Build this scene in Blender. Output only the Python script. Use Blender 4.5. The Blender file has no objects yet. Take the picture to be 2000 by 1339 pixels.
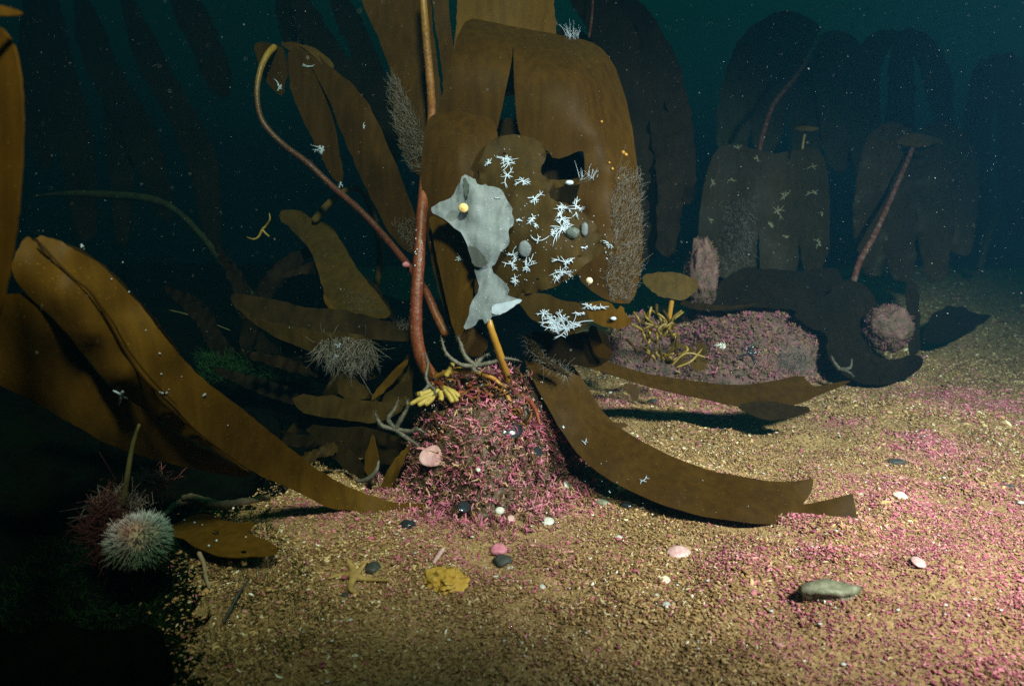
import bpy, bmesh, math, random
import numpy as np
from mathutils import Vector, noise
from mathutils.geometry import delaunay_2d_cdt

random.seed(7); rng = np.random.default_rng(7)
sc = bpy.context.scene
COL = sc.collection

# ------------------------------------------------------------------ camera
CAMZ, PITCH, FPX = 0.60, math.radians(12.0), 1333.0
cam_d = bpy.data.cameras.new('camera'); cam = bpy.data.objects.new('camera', cam_d); COL.objects.link(cam)
cam.location = (0, 0, CAMZ); cam.rotation_euler = (math.radians(90) - PITCH, 0, 0)
cam_d.sensor_width = 36; cam_d.lens = 36 * FPX / 2000; cam_d.clip_start = 0.02; cam_d.clip_end = 200
cam_d.dof.use_dof = True; cam_d.dof.focus_distance = 1.45; cam_d.dof.aperture_fstop = 4.0
sc.camera = cam

# ------------------------------------------------------------------ world (daylight filtered by deep green water)
w = bpy.data.worlds.new('World'); sc.world = w; w.use_nodes = True
nt = w.node_tree; nt.nodes.clear()
out = nt.nodes.new('ShaderNodeOutputWorld'); bg = nt.nodes.new('ShaderNodeBackground')
sky = nt.nodes.new('ShaderNodeTexSky'); sky.sky_type = 'NISHITA'; sky.sun_disc = False
sky.sun_elevation = math.radians(50); sky.sun_rotation = math.radians(40)
tc = nt.nodes.new('ShaderNodeTexCoord'); sep = nt.nodes.new('ShaderNodeSeparateXYZ')
mr = nt.nodes.new('ShaderNodeMapRange'); mr.inputs[1].default_value = -0.15; mr.inputs[2].default_value = 0.55
ramp = nt.nodes.new('ShaderNodeValToRGB')
e = ramp.color_ramp.elements
e[0].position = 0.0; e[0].color = (0.001, 0.007, 0.012, 1)
e[1].position = 1.0; e[1].color = (0.030, 1.5, 0.55, 1)
k = ramp.color_ramp.elements.new(0.30); k.color = (0.001, 0.018, 0.045, 1)
k = ramp.color_ramp.elements.new(0.62); k.color = (0.001, 0.30, 0.22, 1)
mul = nt.nodes.new('ShaderNodeMixRGB'); mul.blend_type = 'MULTIPLY'; mul.inputs[0].default_value = 1
hsv = nt.nodes.new('ShaderNodeRGBToBW')
L = nt.links.new
L(tc.outputs['Generated'], sep.inputs[0]); L(sep.outputs['Z'], mr.inputs[0]); L(mr.outputs[0], ramp.inputs[0])
L(sky.outputs[0], hsv.inputs[0]); L(hsv.outputs[0], mul.inputs[1]); L(ramp.outputs[0], mul.inputs[2])
mx_ = nt.nodes.new('ShaderNodeMapRange'); mx_.inputs[1].default_value = -0.62; mx_.inputs[2].default_value = 0.02; mx_.inputs[3].default_value = 0.30; mx_.inputs[4].default_value = 1.0
mu2 = nt.nodes.new('ShaderNodeMixRGB'); mu2.blend_type = 'MULTIPLY'; mu2.inputs[0].default_value = 1
L(sep.outputs['X'], mx_.inputs[0]); L(mul.outputs[0], mu2.inputs[1]); L(mx_.outputs[0], mu2.inputs[2]); L(mu2.outputs[0], bg.inputs[0]); L(bg.outputs[0], out.inputs[0]); bg.inputs[1].default_value = 0.05

# ------------------------------------------------------------------ the diver's two strobes
def strobe(name, loc, aim, power, size, blend, col, rad=0.09):
    ld = bpy.data.lights.new(name, 'SPOT'); ld.energy = power; ld.spot_size = math.radians(size); ld.spot_blend = blend
    ld.color = col; ld.shadow_soft_size = rad
    o = bpy.data.objects.new(name, ld); COL.objects.link(o); o.location = loc
    o.rotation_euler = (Vector(aim) - Vector(loc)).to_track_quat('-Z', 'Y').to_euler()
    return o
strobe('strobe_lamp', (1.15, 0.25, 1.40), (0.74, 1.86, 0.0), 760, 84, 1.0, (1.0, 0.85, 0.76))
strobe('strobe_lamp', (0.10, -0.05, 1.90), (-0.46, 1.36, 0.78), 430, 66, 1.0, (1.0, 0.88, 0.62))

sc.view_settings.view_transform = 'Standard'; sc.view_settings.look = 'None'
sc.view_settings.exposure = 0.0; sc.view_settings.gamma = 1.0; sc.view_settings.use_curve_mapping = False
cy = sc.cycles
cy.max_bounces = 6; cy.diffuse_bounces = 3; cy.glossy_bounces = 2; cy.transmission_bounces = 3; cy.volume_bounces = 1
cy.transparent_max_bounces = 8; cy.use_denoising = False; cy.caustics_reflective = False; cy.caustics_refractive = False
cy.sample_clamp_indirect = 3

# ------------------------------------------------------------------ geometry helpers
RT = np.array([1.0, 0, 0]); FW = np.array([0, math.cos(PITCH), -math.sin(PITCH)]); UP = np.array([0, math.sin(PITCH), math.cos(PITCH)])
CP = np.array([0, 0, CAMZ])
def P(px, py, d):
    px = np.asarray(px, float); py = np.asarray(py, float); d = np.asarray(d, float)
    return CP + ((px - 1000) / FPX * d)[..., None] * RT + (-(py - 669.5) / FPX * d)[..., None] * UP + d[..., None] * FW
def project(p):
    q = np.asarray(p) - CP; d = q @ FW
    return 1000 + FPX * (q @ RT) / d, 669.5 - FPX * (q @ UP) / d, d
def ss(v, a, b):
    t = np.clip((np.asarray(v, float) - a) / (b - a), 0, 1); return t * t * (3 - 2 * t)
def terrain(x, y):
    x = np.asarray(x, float); y = np.asarray(y, float)
    h = 0.008 * np.sin(7.1 * x + 2.3 * y + 1) + 0.006 * np.sin(11 * y - 5 * x) + 0.004 * np.sin(23 * x + 17 * y) + 0.003 * np.sin(31 * y - 19 * x + 2)
    h = h + 0.007 * np.sin(44 * y + 9 * x + 1.5 * np.sin(13 * x)) * np.sin(6 * x + 4 * y) + 0.006 * np.sin(37 * x - 21 * y) * np.sin(9 * y + 2)
    h = h + 0.20 * ss(y, 2.2, 3.6) * ss(x, 0.7, 2.2)
    h = h + 0.22 * ss(-x, 0.55, 1.3) * ss(y, 0.6, 1.5)
    h = h - 0.9 * ss(y, 3.9, 6.5)
    return h
def gd(px, py, off=0.0):
    """distance along the view axis to the seabed (plus off metres of height) under a pixel"""
    ds = np.linspace(0.35, 5.5, 700); q = P(np.full(700, px), np.full(700, py), ds)
    below = q[:, 2] < terrain(q[:, 0], q[:, 1]) + off
    return float(ds[np.argmax(below)]) if below.any() else 5.0
def G(px, py, off=0.0):
    return P(px, py, gd(px, py, off))

WORLD = {}
def raw_mesh(name, verts, loops, starts, mats, cols=None, smooth=True, mi=None):
    me = bpy.data.meshes.new(name)
    verts = np.asarray(verts, np.float32); loops = np.asarray(loops, np.int32); starts = np.asarray(starts, np.int32)
    me.vertices.add(len(verts)); me.vertices.foreach_set('co', verts.ravel())
    me.loops.add(len(loops)); me.loops.foreach_set('vertex_index', loops)
    me.polygons.add(len(starts)); me.polygons.foreach_set('loop_start', starts)
    if mi is not None: me.polygons.foreach_set('material_index', np.asarray(mi, np.int32))
    me.update(calc_edges=True); me.validate()
    me.polygons.foreach_set('use_smooth', np.full(len(me.polygons), smooth))
    if cols is not None:
        a = me.color_attributes.new('Col', 'FLOAT_COLOR', 'POINT')
        c = np.ones((len(verts), 4), np.float32); c[:, :3] = cols; a.data.foreach_set('color', c.ravel())
    for m in (mats if isinstance(mats, (list, tuple)) else [mats]): me.materials.append(m)
    return me
def link(name, me_args, parent=None, origin=None):
    """me_args = (verts(world), loops, starts, mats, cols, smooth)"""
    v = np.asarray(me_args[0], float)
    if origin is None: origin = WORLD[parent.name] if parent else np.array([v[:, 0].mean(), v[:, 1].mean(), v[:, 2].min()])
    me = raw_mesh(name, v - origin, *me_args[1:])
    o = bpy.data.objects.new(name, me); COL.objects.link(o)
    if parent is not None:
        o.parent = parent; o.location = origin - WORLD[parent.name]
    else: o.location = origin
    WORLD[o.name] = np.array(origin, float)
    return o
def thing(name, label, cat, loc, group=None):
    o = bpy.data.objects.new(name, None); COL.objects.link(o); o.location = loc; o.empty_display_size = 0.05
    WORLD[o.name] = np.array(loc, float); return tag(o, label, cat, group)
def tag(o, label, cat, group=None):
    o['label'] = label; o['category'] = cat
    if group: o['group'] = group
    return o
def kind(o, k): o['kind'] = k; return o
def faces_to(fs):
    loops = []; st = []
    for f in fs: st.append(len(loops)); loops.extend(f)
    return loops, st

def tubes(pts, rad, sides=4, cols=None, ref=None):
    """batch of N tapered tubes, pts (N,K,3), rad (N,K) -> verts, loops, starts, cols"""
    pts = np.asarray(pts, float); rad = np.asarray(rad, float); N, K = pts.shape[:2]
    t = np.gradient(pts, axis=1); t /= np.linalg.norm(t, axis=2, keepdims=True) + 1e-12
    if ref is None:
        ref = rng.normal(size=(N, 1, 3))
    n1 = np.cross(t, np.broadcast_to(ref, t.shape)); n1 /= np.linalg.norm(n1, axis=2, keepdims=True) + 1e-12
    n2 = np.cross(t, n1)
    a = np.arange(sides) / sides * 2 * math.pi
    v = pts[:, :, None] + rad[:, :, None, None] * (np.cos(a)[None, None, :, None] * n1[:, :, None] + np.sin(a)[None, None, :, None] * n2[:, :, None])
    idx = np.arange(N * K * sides).reshape(N, K, sides); nx = np.roll(idx, -1, axis=2)
    q = np.stack([idx[:, :-1], nx[:, :-1], nx[:, 1:], idx[:, 1:]], -1).reshape(-1, 4)
    c0 = idx[:, 0, ::-1].reshape(-1, sides); c1 = idx[:, -1].reshape(-1, sides)
    loops = np.concatenate([q.ravel(), c0.ravel(), c1.ravel()])
    st = np.concatenate([np.arange(len(q)) * 4, len(q) * 4 + np.arange(2 * N) * sides])
    cc = None if cols is None else np.repeat(np.asarray(cols, float), K * sides, axis=0)
    return v.reshape(-1, 3), loops, st, cc
def crom(p, n):
    """Catmull-Rom through control points"""
    p = np.asarray(p, float); q = np.vstack([2 * p[0] - p[1], p, 2 * p[-1] - p[-2]]); r = []
    for i in range(1, len(q) - 2):
        u = np.linspace(0, 1, n, endpoint=False)[:, None]
        a, b, c, d = q[i - 1], q[i], q[i + 1], q[i + 2]
        r.append(0.5 * (2 * b + (c - a) * u + (2 * a - 5 * b + 4 * c - d) * u ** 2 + (3 * b - a - 3 * c + d) * u ** 3))
    return np.vstack(r + [p[-1:]])
def one_tube(pts3, rad, n=6, sides=10, lump=0.0):
    q = crom(pts3, n); r = np.interp(np.linspace(0, 1, len(q)), np.linspace(0, 1, len(rad)), rad)
    if lump: r = r * (1 + lump * np.sin(np.arange(len(q)) * 2.1) * np.cos(np.arange(len(q)) * 0.83))
    r = r.copy(); r[-1] *= 0.5; r[0] *= 0.7
    return tubes(q[None], r[None], sides, ref=np.array([[[0.3, 0.9, 0.2]]]))
def stalk(name, pp, rpx, mat, parent=None, lump=0.05, sides=12):
    """tube through (px,py,d) points; radii given in pixels"""
    p3 = np.array([P(*q) for q in pp]); dm = np.interp(np.linspace(0, 1, len(rpx)), np.linspace(0, 1, len(pp)), [q[2] for q in pp])
    v, l, s, _ = one_tube(p3, np.array(rpx) * dm / FPX, 8, sides, lump)
    return link(name, (v, l, s, mat), parent)

class Sheet: pass
def chaikin(p, it=2):
    for _ in range(it):
        n = np.roll(p, -1, axis=0); p = np.stack([0.75 * p + 0.25 * n, 0.25 * p + 0.75 * n], 1).reshape(-1, p.shape[1])
    return p
def inside(pt, poly):
    x, y = pt[:, 0], pt[:, 1]; c = np.zeros(len(pt), bool); n = len(poly); j = n - 1
    for i in range(n):
        xi, yi = poly[i, :2]; xj, yj = poly[j, :2]
        c ^= ((yi > y) != (yj > y)) & (x < (xj - xi) * (y - yi) / (yj - yi + 1e-12) + xi); j = i
    return c
def edist(pt, poly):
    a = poly[:, :2]; b = np.roll(a, -1, axis=0); m = np.full(len(pt), 1e9)
    for p, q in zip(a, b):
        e = q - p; t = np.clip(((pt - p) @ e) / (e @ e + 1e-9), 0, 1); m = np.minimum(m, np.linalg.norm(pt - p - t[:, None] * e, axis=1))
    return m
def sheet(name, outline, mat, parent=None, ctrl=(), bulge=0.0, bw=25.0, ripple=0.0025, rl=130.0, res=13, thick=0.0014, jit=0.9, smooth=2, ruff=0.0, holes=()):
    """a leathery sheet with its own depth: outline and inner control points are (px,py,d)"""
    S = Sheet(); raw = np.array(outline, float); ct = np.vstack([raw] + ([np.array(ctrl, float)] if len(ctrl) else []))
    # resample long segments, round corners
    rs = []
    for i in range(len(raw)):
        a, b = raw[i], raw[(i + 1) % len(raw)]; n = max(1, int(np.linalg.norm(b[:2] - a[:2]) / 40))
        for k_ in range(n): rs.append(a + (b - a) * k_ / n)
    poly = chaikin(np.array(rs), smooth)
    # drop points that crowd
    keep = [0]
    for i in range(1, len(poly)):
        if np.linalg.norm(poly[i, :2] - poly[keep[-1], :2]) > res * 0.35: keep.append(i)
    poly = poly[keep]
    ph = rng.uniform(0, 6, 6)
    if jit: poly[:, :2] += rng.normal(0, jit, (len(poly), 2))
    hp = []
    for (hx, hy, hr) in holes:
        a = np.linspace(0, 2 * math.pi, 9)[:-1]; hp.append(np.stack([hx + hr * np.cos(a) * 1.2, hy + hr * np.sin(a) * .7], 1))
    nc = len(ct); q0 = ct[:, :2] / 100; rr_ = np.sqrt(((q0[:, None] - q0[None]) ** 2).sum(2)); Am = np.zeros((nc + 3, nc + 3))
    Am[:nc, :nc] = -rr_ + 0.12 * np.eye(nc); Am[:nc, nc] = 1; Am[:nc, nc + 1:] = q0; Am[nc, :nc] = 1; Am[nc + 1:, :nc] = q0.T
    sol = np.linalg.lstsq(Am, np.concatenate([ct[:, 2], np.zeros(3)]), rcond=None)[0]
    def depth(pt):
        pt = np.atleast_2d(pt).astype(float)
        d2 = np.sqrt(((pt[:, None] - ct[None, :, :2]) ** 2).sum(2) + 100.0) / 100
        z = -d2 @ sol[:nc] + sol[nc] + (pt / 100) @ sol[nc + 1:]
        ed = edist(pt, poly)
        z = z - bulge * .3 * (1 - np.exp(-ed / (bw * 2.2)))
        x, y = pt[:, 0] / rl, pt[:, 1] / rl
        z = z + 0.45 * ripple * (np.sin(x * 3.1 + 1.7 * y + ph[0]) + 0.7 * np.sin(-x * 2.3 + 4.3 * y + ph[1]) + 0.5 * np.sin(6 * x + 1.1 * y + ph[2]))
        if ruff: z = z + ruff * np.exp(-ed / 14) * np.sin(x * 13 + y * 11 + ph[3])
        return z
    x0, y0 = poly[:, :2].min(0); x1, y1 = poly[:, :2].max(0)
    gx, gy = np.meshgrid(np.arange(x0, x1, res), np.arange(y0, y1, res)); gx = gx + (np.arange(gx.shape[0]) % 2)[:, None] * res / 2
    g = np.stack([gx.ravel(), gy.ravel()], 1) + rng.normal(0, res * .08, (gx.size, 2))
    g = g[inside(g, poly)]; g = g[edist(g, poly) > res * .45] if len(g) else g
    for h in hp: g = g[~inside(g, np.hstack([h, h[:, :1]]))] if len(g) else g
    allp = [poly[:, :2]] + hp + [g]; edges = []; b = 0
    for lp in allp[:-1]:
        edges += [(b + i, b + (i + 1) % len(lp)) for i in range(len(lp))]; b += len(lp)
    pts = np.vstack(allp)
    ov, _, of, *_ = delaunay_2d_cdt([Vector(p) for p in pts.tolist()], edges, [], 1, 1e-4)
    p2 = np.array([tuple(p) for p in ov]); fs = [list(f) for f in of]
    for h in hp:
        fs = [f for f in fs if not inside(np.array([p2[f].mean(0)]), np.hstack([h, h[:, :1]]))[0]]
    # face the camera: y is down in the picture
    fs2 = []
    for f in fs:
        a, b_, c = p2[f[0]], p2[f[1]], p2[f[2]]
        if (b_[0] - a[0]) * (c[1] - a[1]) - (b_[1] - a[1]) * (c[0] - a[0]) > 0: f = f[::-1]
        fs2.append(f)
    d = depth(p2); v = P(p2[:, 0], p2[:, 1], d); n_ = len(v); fa = np.array([f for f in fs2 if len(f) == 3])
    fn = np.cross(v[fa[:, 1]] - v[fa[:, 0]], v[fa[:, 2]] - v[fa[:, 0]]); vn = np.zeros_like(v)
    for k_ in range(3): np.add.at(vn, fa[:, k_], fn)
    vn /= np.linalg.norm(vn, axis=1, keepdims=True) + 1e-15; bk = v - vn * thick
    ed = {}
    for f in fa.tolist():
        for a, b_ in ((f[0], f[1]), (f[1], f[2]), (f[2], f[0])): ed[(a, b_)] = 1
    rim = [(a, b_) for (a, b_) in ed if (b_, a) not in ed]; ids = sorted({q for r_ in rim for q in r_}); mp = {q: i for i, q in enumerate(ids)}; m_ = len(ids)
    V = np.vstack([v, bk, v[ids], bk[ids]])      # front, back and rim are separate shells so the edge stays crisp
    fs3 = fa.tolist() + (fa[:, ::-1] + n_).tolist() + [[2 * n_ + mp[b_], 2 * n_ + mp[a], 2 * n_ + m_ + mp[a], 2 * n_ + m_ + mp[b_]] for a, b_ in rim]
    l, s = faces_to(fs3); o = link(name, (V, l, s, mat), parent)
    S.o = o; S.depth = depth; S.poly = poly
    S.at = lambda px, py, off=0.003: P(np.asarray(px, float), np.asarray(py, float), depth(np.stack([np.atleast_1d(px), np.atleast_1d(py)], -1).reshape(-1, 2)).reshape(np.shape(px)) - off)
    return S

def rock_mesh(center, rad, rough=0.18, seed=0, sub=4, freq=2.0, flat=0.0):
    bm = bmesh.new(); bmesh.ops.create_icosphere(bm, subdivisions=sub, radius=1)
    v = np.array([x.co[:] for x in bm.verts]); fs = [[q.index for q in f.verts] for f in bm.faces]; bm.free()
    sd = Vector((seed * 3.7, seed * 1.3, -seed * 2.1))
    n = np.array([noise.fractal(Vector(x) * freq + sd, 0.9, 2.0, 4) for x in v])
    v = v * (1 + rough * n)[:, None]
    if flat: v[:, 2] = np.where(v[:, 2] < 0, v[:, 2] * (1 - flat), v[:, 2])
    l, s = faces_to(fs)
    return v * np.array(rad) + np.array(center), l, s

# ------------------------------------------------------------------ materials
def mat_base(name):
    m = bpy.data.materials.new(name); m.use_nodes = True; t = m.node_tree; b = t.nodes['Principled BSDF']; return m, t, b
def noise_ramp(t, scale, cols, detail=5.0, rough=0.6, pos=None, coord='Object'):
    c = t.nodes.new('ShaderNodeTexCoord'); n = t.nodes.new('ShaderNodeTexNoise'); r = t.nodes.new('ShaderNodeValToRGB')
    n.inputs['Scale'].default_value = scale; n.inputs['Detail'].default_value = detail; n.inputs['Roughness'].default_value = rough
    t.links.new(c.outputs[coord], n.inputs['Vector']); t.links.new(n.outputs['Fac'], r.inputs[0])
    pos = pos or [0.3 + 0.4 * i / (len(cols) - 1) for i in range(len(cols))]
    el = r.color_ramp.elements
    while len(el) < len(cols): el.new(0.5)
    for i, (p_, q) in enumerate(zip(pos, cols)): el[i].position = p_; el[i].color = (*q, 1)
    return r, n
def bump(t, b, scale, strength, dist=0.004, detail=4):
    c = t.nodes.new('ShaderNodeTexCoord'); n = t.nodes.new('ShaderNodeTexNoise'); n.inputs['Scale'].default_value = scale; n.inputs['Detail'].default_value = detail
    u = t.nodes.new('ShaderNodeBump'); u.inputs['Strength'].default_value = strength; u.inputs['Distance'].default_value = dist
    t.links.new(c.outputs['Object'], n.inputs['Vector']); t.links.new(n.outputs['Fac'], u.inputs['Height']); t.links.new(u.outputs[0], b.inputs['Normal']); return u
def kelp_mat(name, a, bcol, trans=0.35, tcol=None, rough=0.5, spec=0.06, fb=0.22):
    m, t, b = mat_base(name)
    mid = tuple((x + y) / 2 for x, y in zip(a, bcol))
    r, n = noise_ramp(t, 5.0, [a, mid, bcol], 8, 0.6, [0.25, 0.5, 0.75])
    cst = t.nodes.new('ShaderNodeTexCoord'); mpn = t.nodes.new('ShaderNodeMapping'); mpn.inputs['Scale'].default_value = (60, 60, 7); ns = t.nodes.new('ShaderNodeTexNoise'); ns.inputs['Scale'].default_value = 1.0; ns.inputs['Detail'].default_value = 4
    t.links.new(cst.outputs['Object'], mpn.inputs[0]); t.links.new(mpn.outputs[0], ns.inputs['Vector'])
    m1_ = t.nodes.new('ShaderNodeMixRGB'); m1_.blend_type = 'MULTIPLY'; rs = t.nodes.new('ShaderNodeValToRGB'); rs.color_ramp.elements[0].position = .35; rs.color_ramp.elements[0].color = (.72, .70, .66, 1); rs.color_ramp.elements[1].position = .65; rs.color_ramp.elements[1].color = (1.12, 1.1, 1.05, 1)
    t.links.new(ns.outputs['Fac'], rs.inputs[0]); m1_.inputs[0].default_value = .8; t.links.new(r.outputs[0], m1_.inputs[1]); t.links.new(rs.outputs[0], m1_.inputs[2])
    fo, fn_ = noise_ramp(t, 26.0, [(0, 0, 0), (.22, .22, .22)], 9, 0.75, [0.60, 0.78])
    m2_ = t.nodes.new('ShaderNodeMixRGB'); m2_.inputs[2].default_value = (*[1.5 * x + y for x, y in zip(bcol, (.008, .007, .004))], 1); t.links.new(fo.outputs[0], m2_.inputs[0]); t.links.new(m1_.outputs[0], m2_.inputs[1]); r = m2_
    # fine pale specks grown on the leather
    sp, sn = noise_ramp(t, 330.0, [(0, 0, 0), (1, 1, 1)], 1, 0.5, [0.70, 0.80])
    mx = t.nodes.new('ShaderNodeMixRGB'); mx.inputs[2].default_value = (*[2.2 * x + y for x, y in zip(bcol, (.012, .011, .008))], 1)
    t.links.new(sp.outputs[0], mx.inputs[0]); t.links.new(r.outputs[0], mx.inputs[1]); t.links.new(mx.outputs[0], b.inputs['Base Color'])
    b.inputs['Roughness'].default_value = rough; b.inputs['Specular IOR Level'].default_value = spec
    bump(t, b, 45, fb, 0.003, 6)
    tr = t.nodes.new('ShaderNodeBsdfTranslucent'); tr.inputs[0].default_value = (*(tcol or tuple(min(1, x * 1.8) for x in bcol)), 1)
    ms = t.nodes.new('ShaderNodeMixShader'); ms.inputs[0].default_value = trans
    o = t.nodes['Material Output']
    t.links.new(b.outputs[0], ms.inputs[1]); t.links.new(tr.outputs[0], ms.inputs[2]); t.links.new(ms.outputs[0], o.inputs['Surface'])
    return m
def solid_mat(name, cols, scale=30.0, rough=0.6, spec=0.3, bs=80, bst=0.3, bd=0.003, pos=None):
    m, t, b = mat_base(name)
    r, n = noise_ramp(t, scale, cols, 6, 0.65, pos); t.links.new(r.outputs[0], b.inputs['Base Color'])
    b.inputs['Roughness'].default_value = rough; b.inputs['Specular IOR Level'].default_value = spec
    if bst: bump(t, b, bs, bst, bd)
    return m
def vcol_mat(name, rough=0.75, spec=0.2, trans=0.0):
    m, t, b = mat_base(name); a = t.nodes.new('ShaderNodeVertexColor'); a.layer_name = 'Col'
    t.links.new(a.outputs[0], b.inputs['Base Color']); b.inputs['Roughness'].default_value = rough; b.inputs['Specular IOR Level'].default_value = spec
    return m
M = {}
M['amber'] = kelp_mat('amber_kelp', (0.0918, 0.0440, 0.0048), (0.1296, 0.0650, 0.0077), 0.35, (0.2268, 0.1100, 0.0096))
M['brown'] = kelp_mat('brown_kelp', (0.0389, 0.0180, 0.0023), (0.0614, 0.0300, 0.0035), 0.35, (0.1228, 0.0538, 0.0037))
M['old'] = kelp_mat('old_brown_kelp', (0.026, 0.0155, 0.0036), (0.062, 0.036, 0.0075), 0.30, (0.0880, 0.0347, 0.0042), 0.55, 0.06)
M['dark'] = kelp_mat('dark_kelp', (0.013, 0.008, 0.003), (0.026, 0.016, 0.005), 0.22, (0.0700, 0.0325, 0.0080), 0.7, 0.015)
M['olive'] = kelp_mat('olive_kelp', (0.0467, 0.0302, 0.0064), (0.0935, 0.0518, 0.0104), 0.3, (0.1870, 0.1008, 0.0160))
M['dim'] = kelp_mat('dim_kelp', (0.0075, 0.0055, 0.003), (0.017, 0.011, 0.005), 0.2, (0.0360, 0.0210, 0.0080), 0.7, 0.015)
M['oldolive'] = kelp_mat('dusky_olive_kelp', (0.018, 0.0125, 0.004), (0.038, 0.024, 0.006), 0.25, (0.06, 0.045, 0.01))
M['haze'] = kelp_mat('hazy_far_kelp', (0.05, 0.045, 0.022), (0.085, 0.07, 0.032), 0.25, (0.09, 0.07, 0.03))  # paler brown paints the water veil over far kelp
M['duskred'] = solid_mat('dusky_red_brown_stipe', [(0.04, 0.012, 0.007), (0.075, 0.020, 0.010), (0.10, 0.035, 0.014), (0.2, 0.15, 0.12)], 60, 0.5, 0.25, 200, 0.3, 0.002, [0.3, 0.5, 0.62, 0.8])
M['duskstipe'] = solid_mat('dusky_red_stipe', [(0.05, 0.016, 0.010), (0.10, 0.032, 0.018), (0.16, 0.12, 0.10)], 60, 0.7, 0.1)
def grad_stipe(name, stops, rough=.45):
    m, t, b = mat_base(name); c = t.nodes.new('ShaderNodeTexCoord'); sp = t.nodes.new('ShaderNodeSeparateXYZ'); r = t.nodes.new('ShaderNodeValToRGB'); el = r.color_ramp.elements
    while len(el) < len(stops): el.new(.5)
    for i, (p_, q) in enumerate(stops): el[i].position = p_; el[i].color = (*q, 1)
    t.links.new(c.outputs['Generated'], sp.inputs[0]); t.links.new(sp.outputs['Z'], r.inputs[0])
    n_, _ = noise_ramp(t, 70, [(.55, .5, .5), (1, 1, 1), (1.1, 1.25, 1.2)], 6, .7); mx = t.nodes.new('ShaderNodeMixRGB'); mx.blend_type = 'MULTIPLY'; mx.inputs[0].default_value = 1
    t.links.new(r.outputs[0], mx.inputs[1]); t.links.new(n_.outputs[0], mx.inputs[2])
    s_, _ = noise_ramp(t, 210, [(0, 0, 0), (.6, .6, .6)], 2, .5, [.66, .74]); m2 = t.nodes.new('ShaderNodeMixRGB'); m2.inputs[2].default_value = (.34, .22, .18, 1)
    t.links.new(s_.outputs[0], m2.inputs[0]); t.links.new(mx.outputs[0], m2.inputs[1]); t.links.new(m2.outputs[0], b.inputs['Base Color']); b.inputs['Roughness'].default_value = rough; b.inputs['Specular IOR Level'].default_value = .3; bump(t, b, 130, .5, .003); return m
M['stipe_main'] = grad_stipe('main_stipe', [(0, (0.187, 0.065, 0.012)), (.07, (0.130, 0.032, 0.010)), (.2, (0.108, 0.022, 0.009)), (.42, (0.122, 0.030, 0.010)), (.6, (0.158, 0.054, 0.012)), (.85, (0.173, 0.079, 0.013))])
M['stipe_arch'] = grad_stipe('arched_stipe', [(0, (.22, .07, .015)), (.12, (.14, .03, .012)), (.35, (.07, .018, .010)), (.62, (.05, .018, .010)), (.80, (.08, .036, .011)), (.97, (.22, .12, .018))])  # red-to-yellow hue is its own; the darker middle paints light falloff
M['stipe'] = solid_mat('red_stipe', [(0.10, 0.018, 0.008), (0.17, 0.036, 0.012), (0.22, 0.062, 0.018), (0.30, 0.20, 0.15)], 60, 0.4, 0.4, 200, 0.25, 0.002, [0.3, 0.5, 0.62, 0.78])
M['orange'] = solid_mat('orange_stipe', [(0.22, 0.08, 0.012), (0.32, 0.13, 0.02)], 12, 0.35, 0.4, 120, 0.15)
M['yellow'] = solid_mat('yellow_stipe', [(0.26, 0.12, 0.014), (0.34, 0.17, 0.025)], 14, 0.35, 0.4, 120, 0.15)
M['olivestem'] = solid_mat('olive_stipe', [(0.05, 0.05, 0.02), (0.11, 0.09, 0.03)], 30, 0.6, 0.2)
M['brownstem'] = solid_mat('brown_stipe', [(0.05, 0.03, 0.008), (0.10, 0.06, 0.014)], 40, 0.6, 0.1)
M['rockstem'] = solid_mat('mossy_stipe', [(0.006, 0.008, 0.004), (0.02, 0.024, 0.010)], 40, 0.8, 0.1)
M['white'] = solid_mat('white_growth', [(0.31, 0.36, 0.45), (0.42, 0.48, 0.58)], 60, 0.6, 0.3, 200, 0.3, 0.001)
M['fuzz'] = solid_mat('hydroid_fuzz', [(0.11, 0.093, 0.075), (0.20, 0.175, 0.155)], 40, 0.8, 0.1, 100, 0)
M['grey'] = kelp_mat('grey_membrane', (0.11, 0.14, 0.15), (0.25, 0.265, 0.325), 0.25, (0.22, 0.25, 0.28), 0.5, 0.2)
M['greyg'] = kelp_mat('greenish_grey_membrane', (0.0640, 0.0828, 0.0792), (0.1024, 0.1260, 0.1188), 0.15, (0.0896, 0.1193, 0.1080), 0.5, 0.25)
M['greyd'] = kelp_mat('dusky_grey_membrane', (0.06, 0.066, 0.066), (0.10, 0.105, 0.105), 0.15, (0.1, 0.11, 0.1), 0.5, 0.25)
for g_n in ('grey', 'greyg', 'greyd'):
    for nd in M[g_n].node_tree.nodes:
        if nd.type == 'BUMP': nd.inputs['Strength'].default_value = 0.6
M['gravel'] = vcol_mat('maerl_gravel'); M['twig'] = vcol_mat('maerl_twig', 0.7, 0.1)
M['crust'] = solid_mat('crusted_rock', [(0.03, 0.022, 0.014), (0.085, 0.055, 0.034), (0.15, 0.07, 0.065), (0.18, 0.125, 0.07)], 22, 0.7, 0.3, 70, 0.8, 0.012)
M['rock'] = solid_mat('shade_dark_rock', [(0.0010, 0.0012, 0.0008), (0.0025, 0.003, 0.002), (0.002, 0.0045, 0.0016)], 14, 1.0, 0.0, 60, 0.8, 0.01)  # near-black tone paints shade onto the left ground and the boulders
M['mud'] = solid_mat('holdfast_mud', [(0.025, 0.014, 0.008), (0.07, 0.038, 0.02), (0.12, 0.075, 0.04)], 40, 0.5, 0.4, 90, 0.9, 0.008)
M['bed'] = solid_mat('seabed_sand', [(0.15, 0.09, 0.04), (0.26, 0.16, 0.07), (0.38, 0.26, 0.13)], 110, 0.85, 0.1, 160, 0.9, 0.008)
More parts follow.
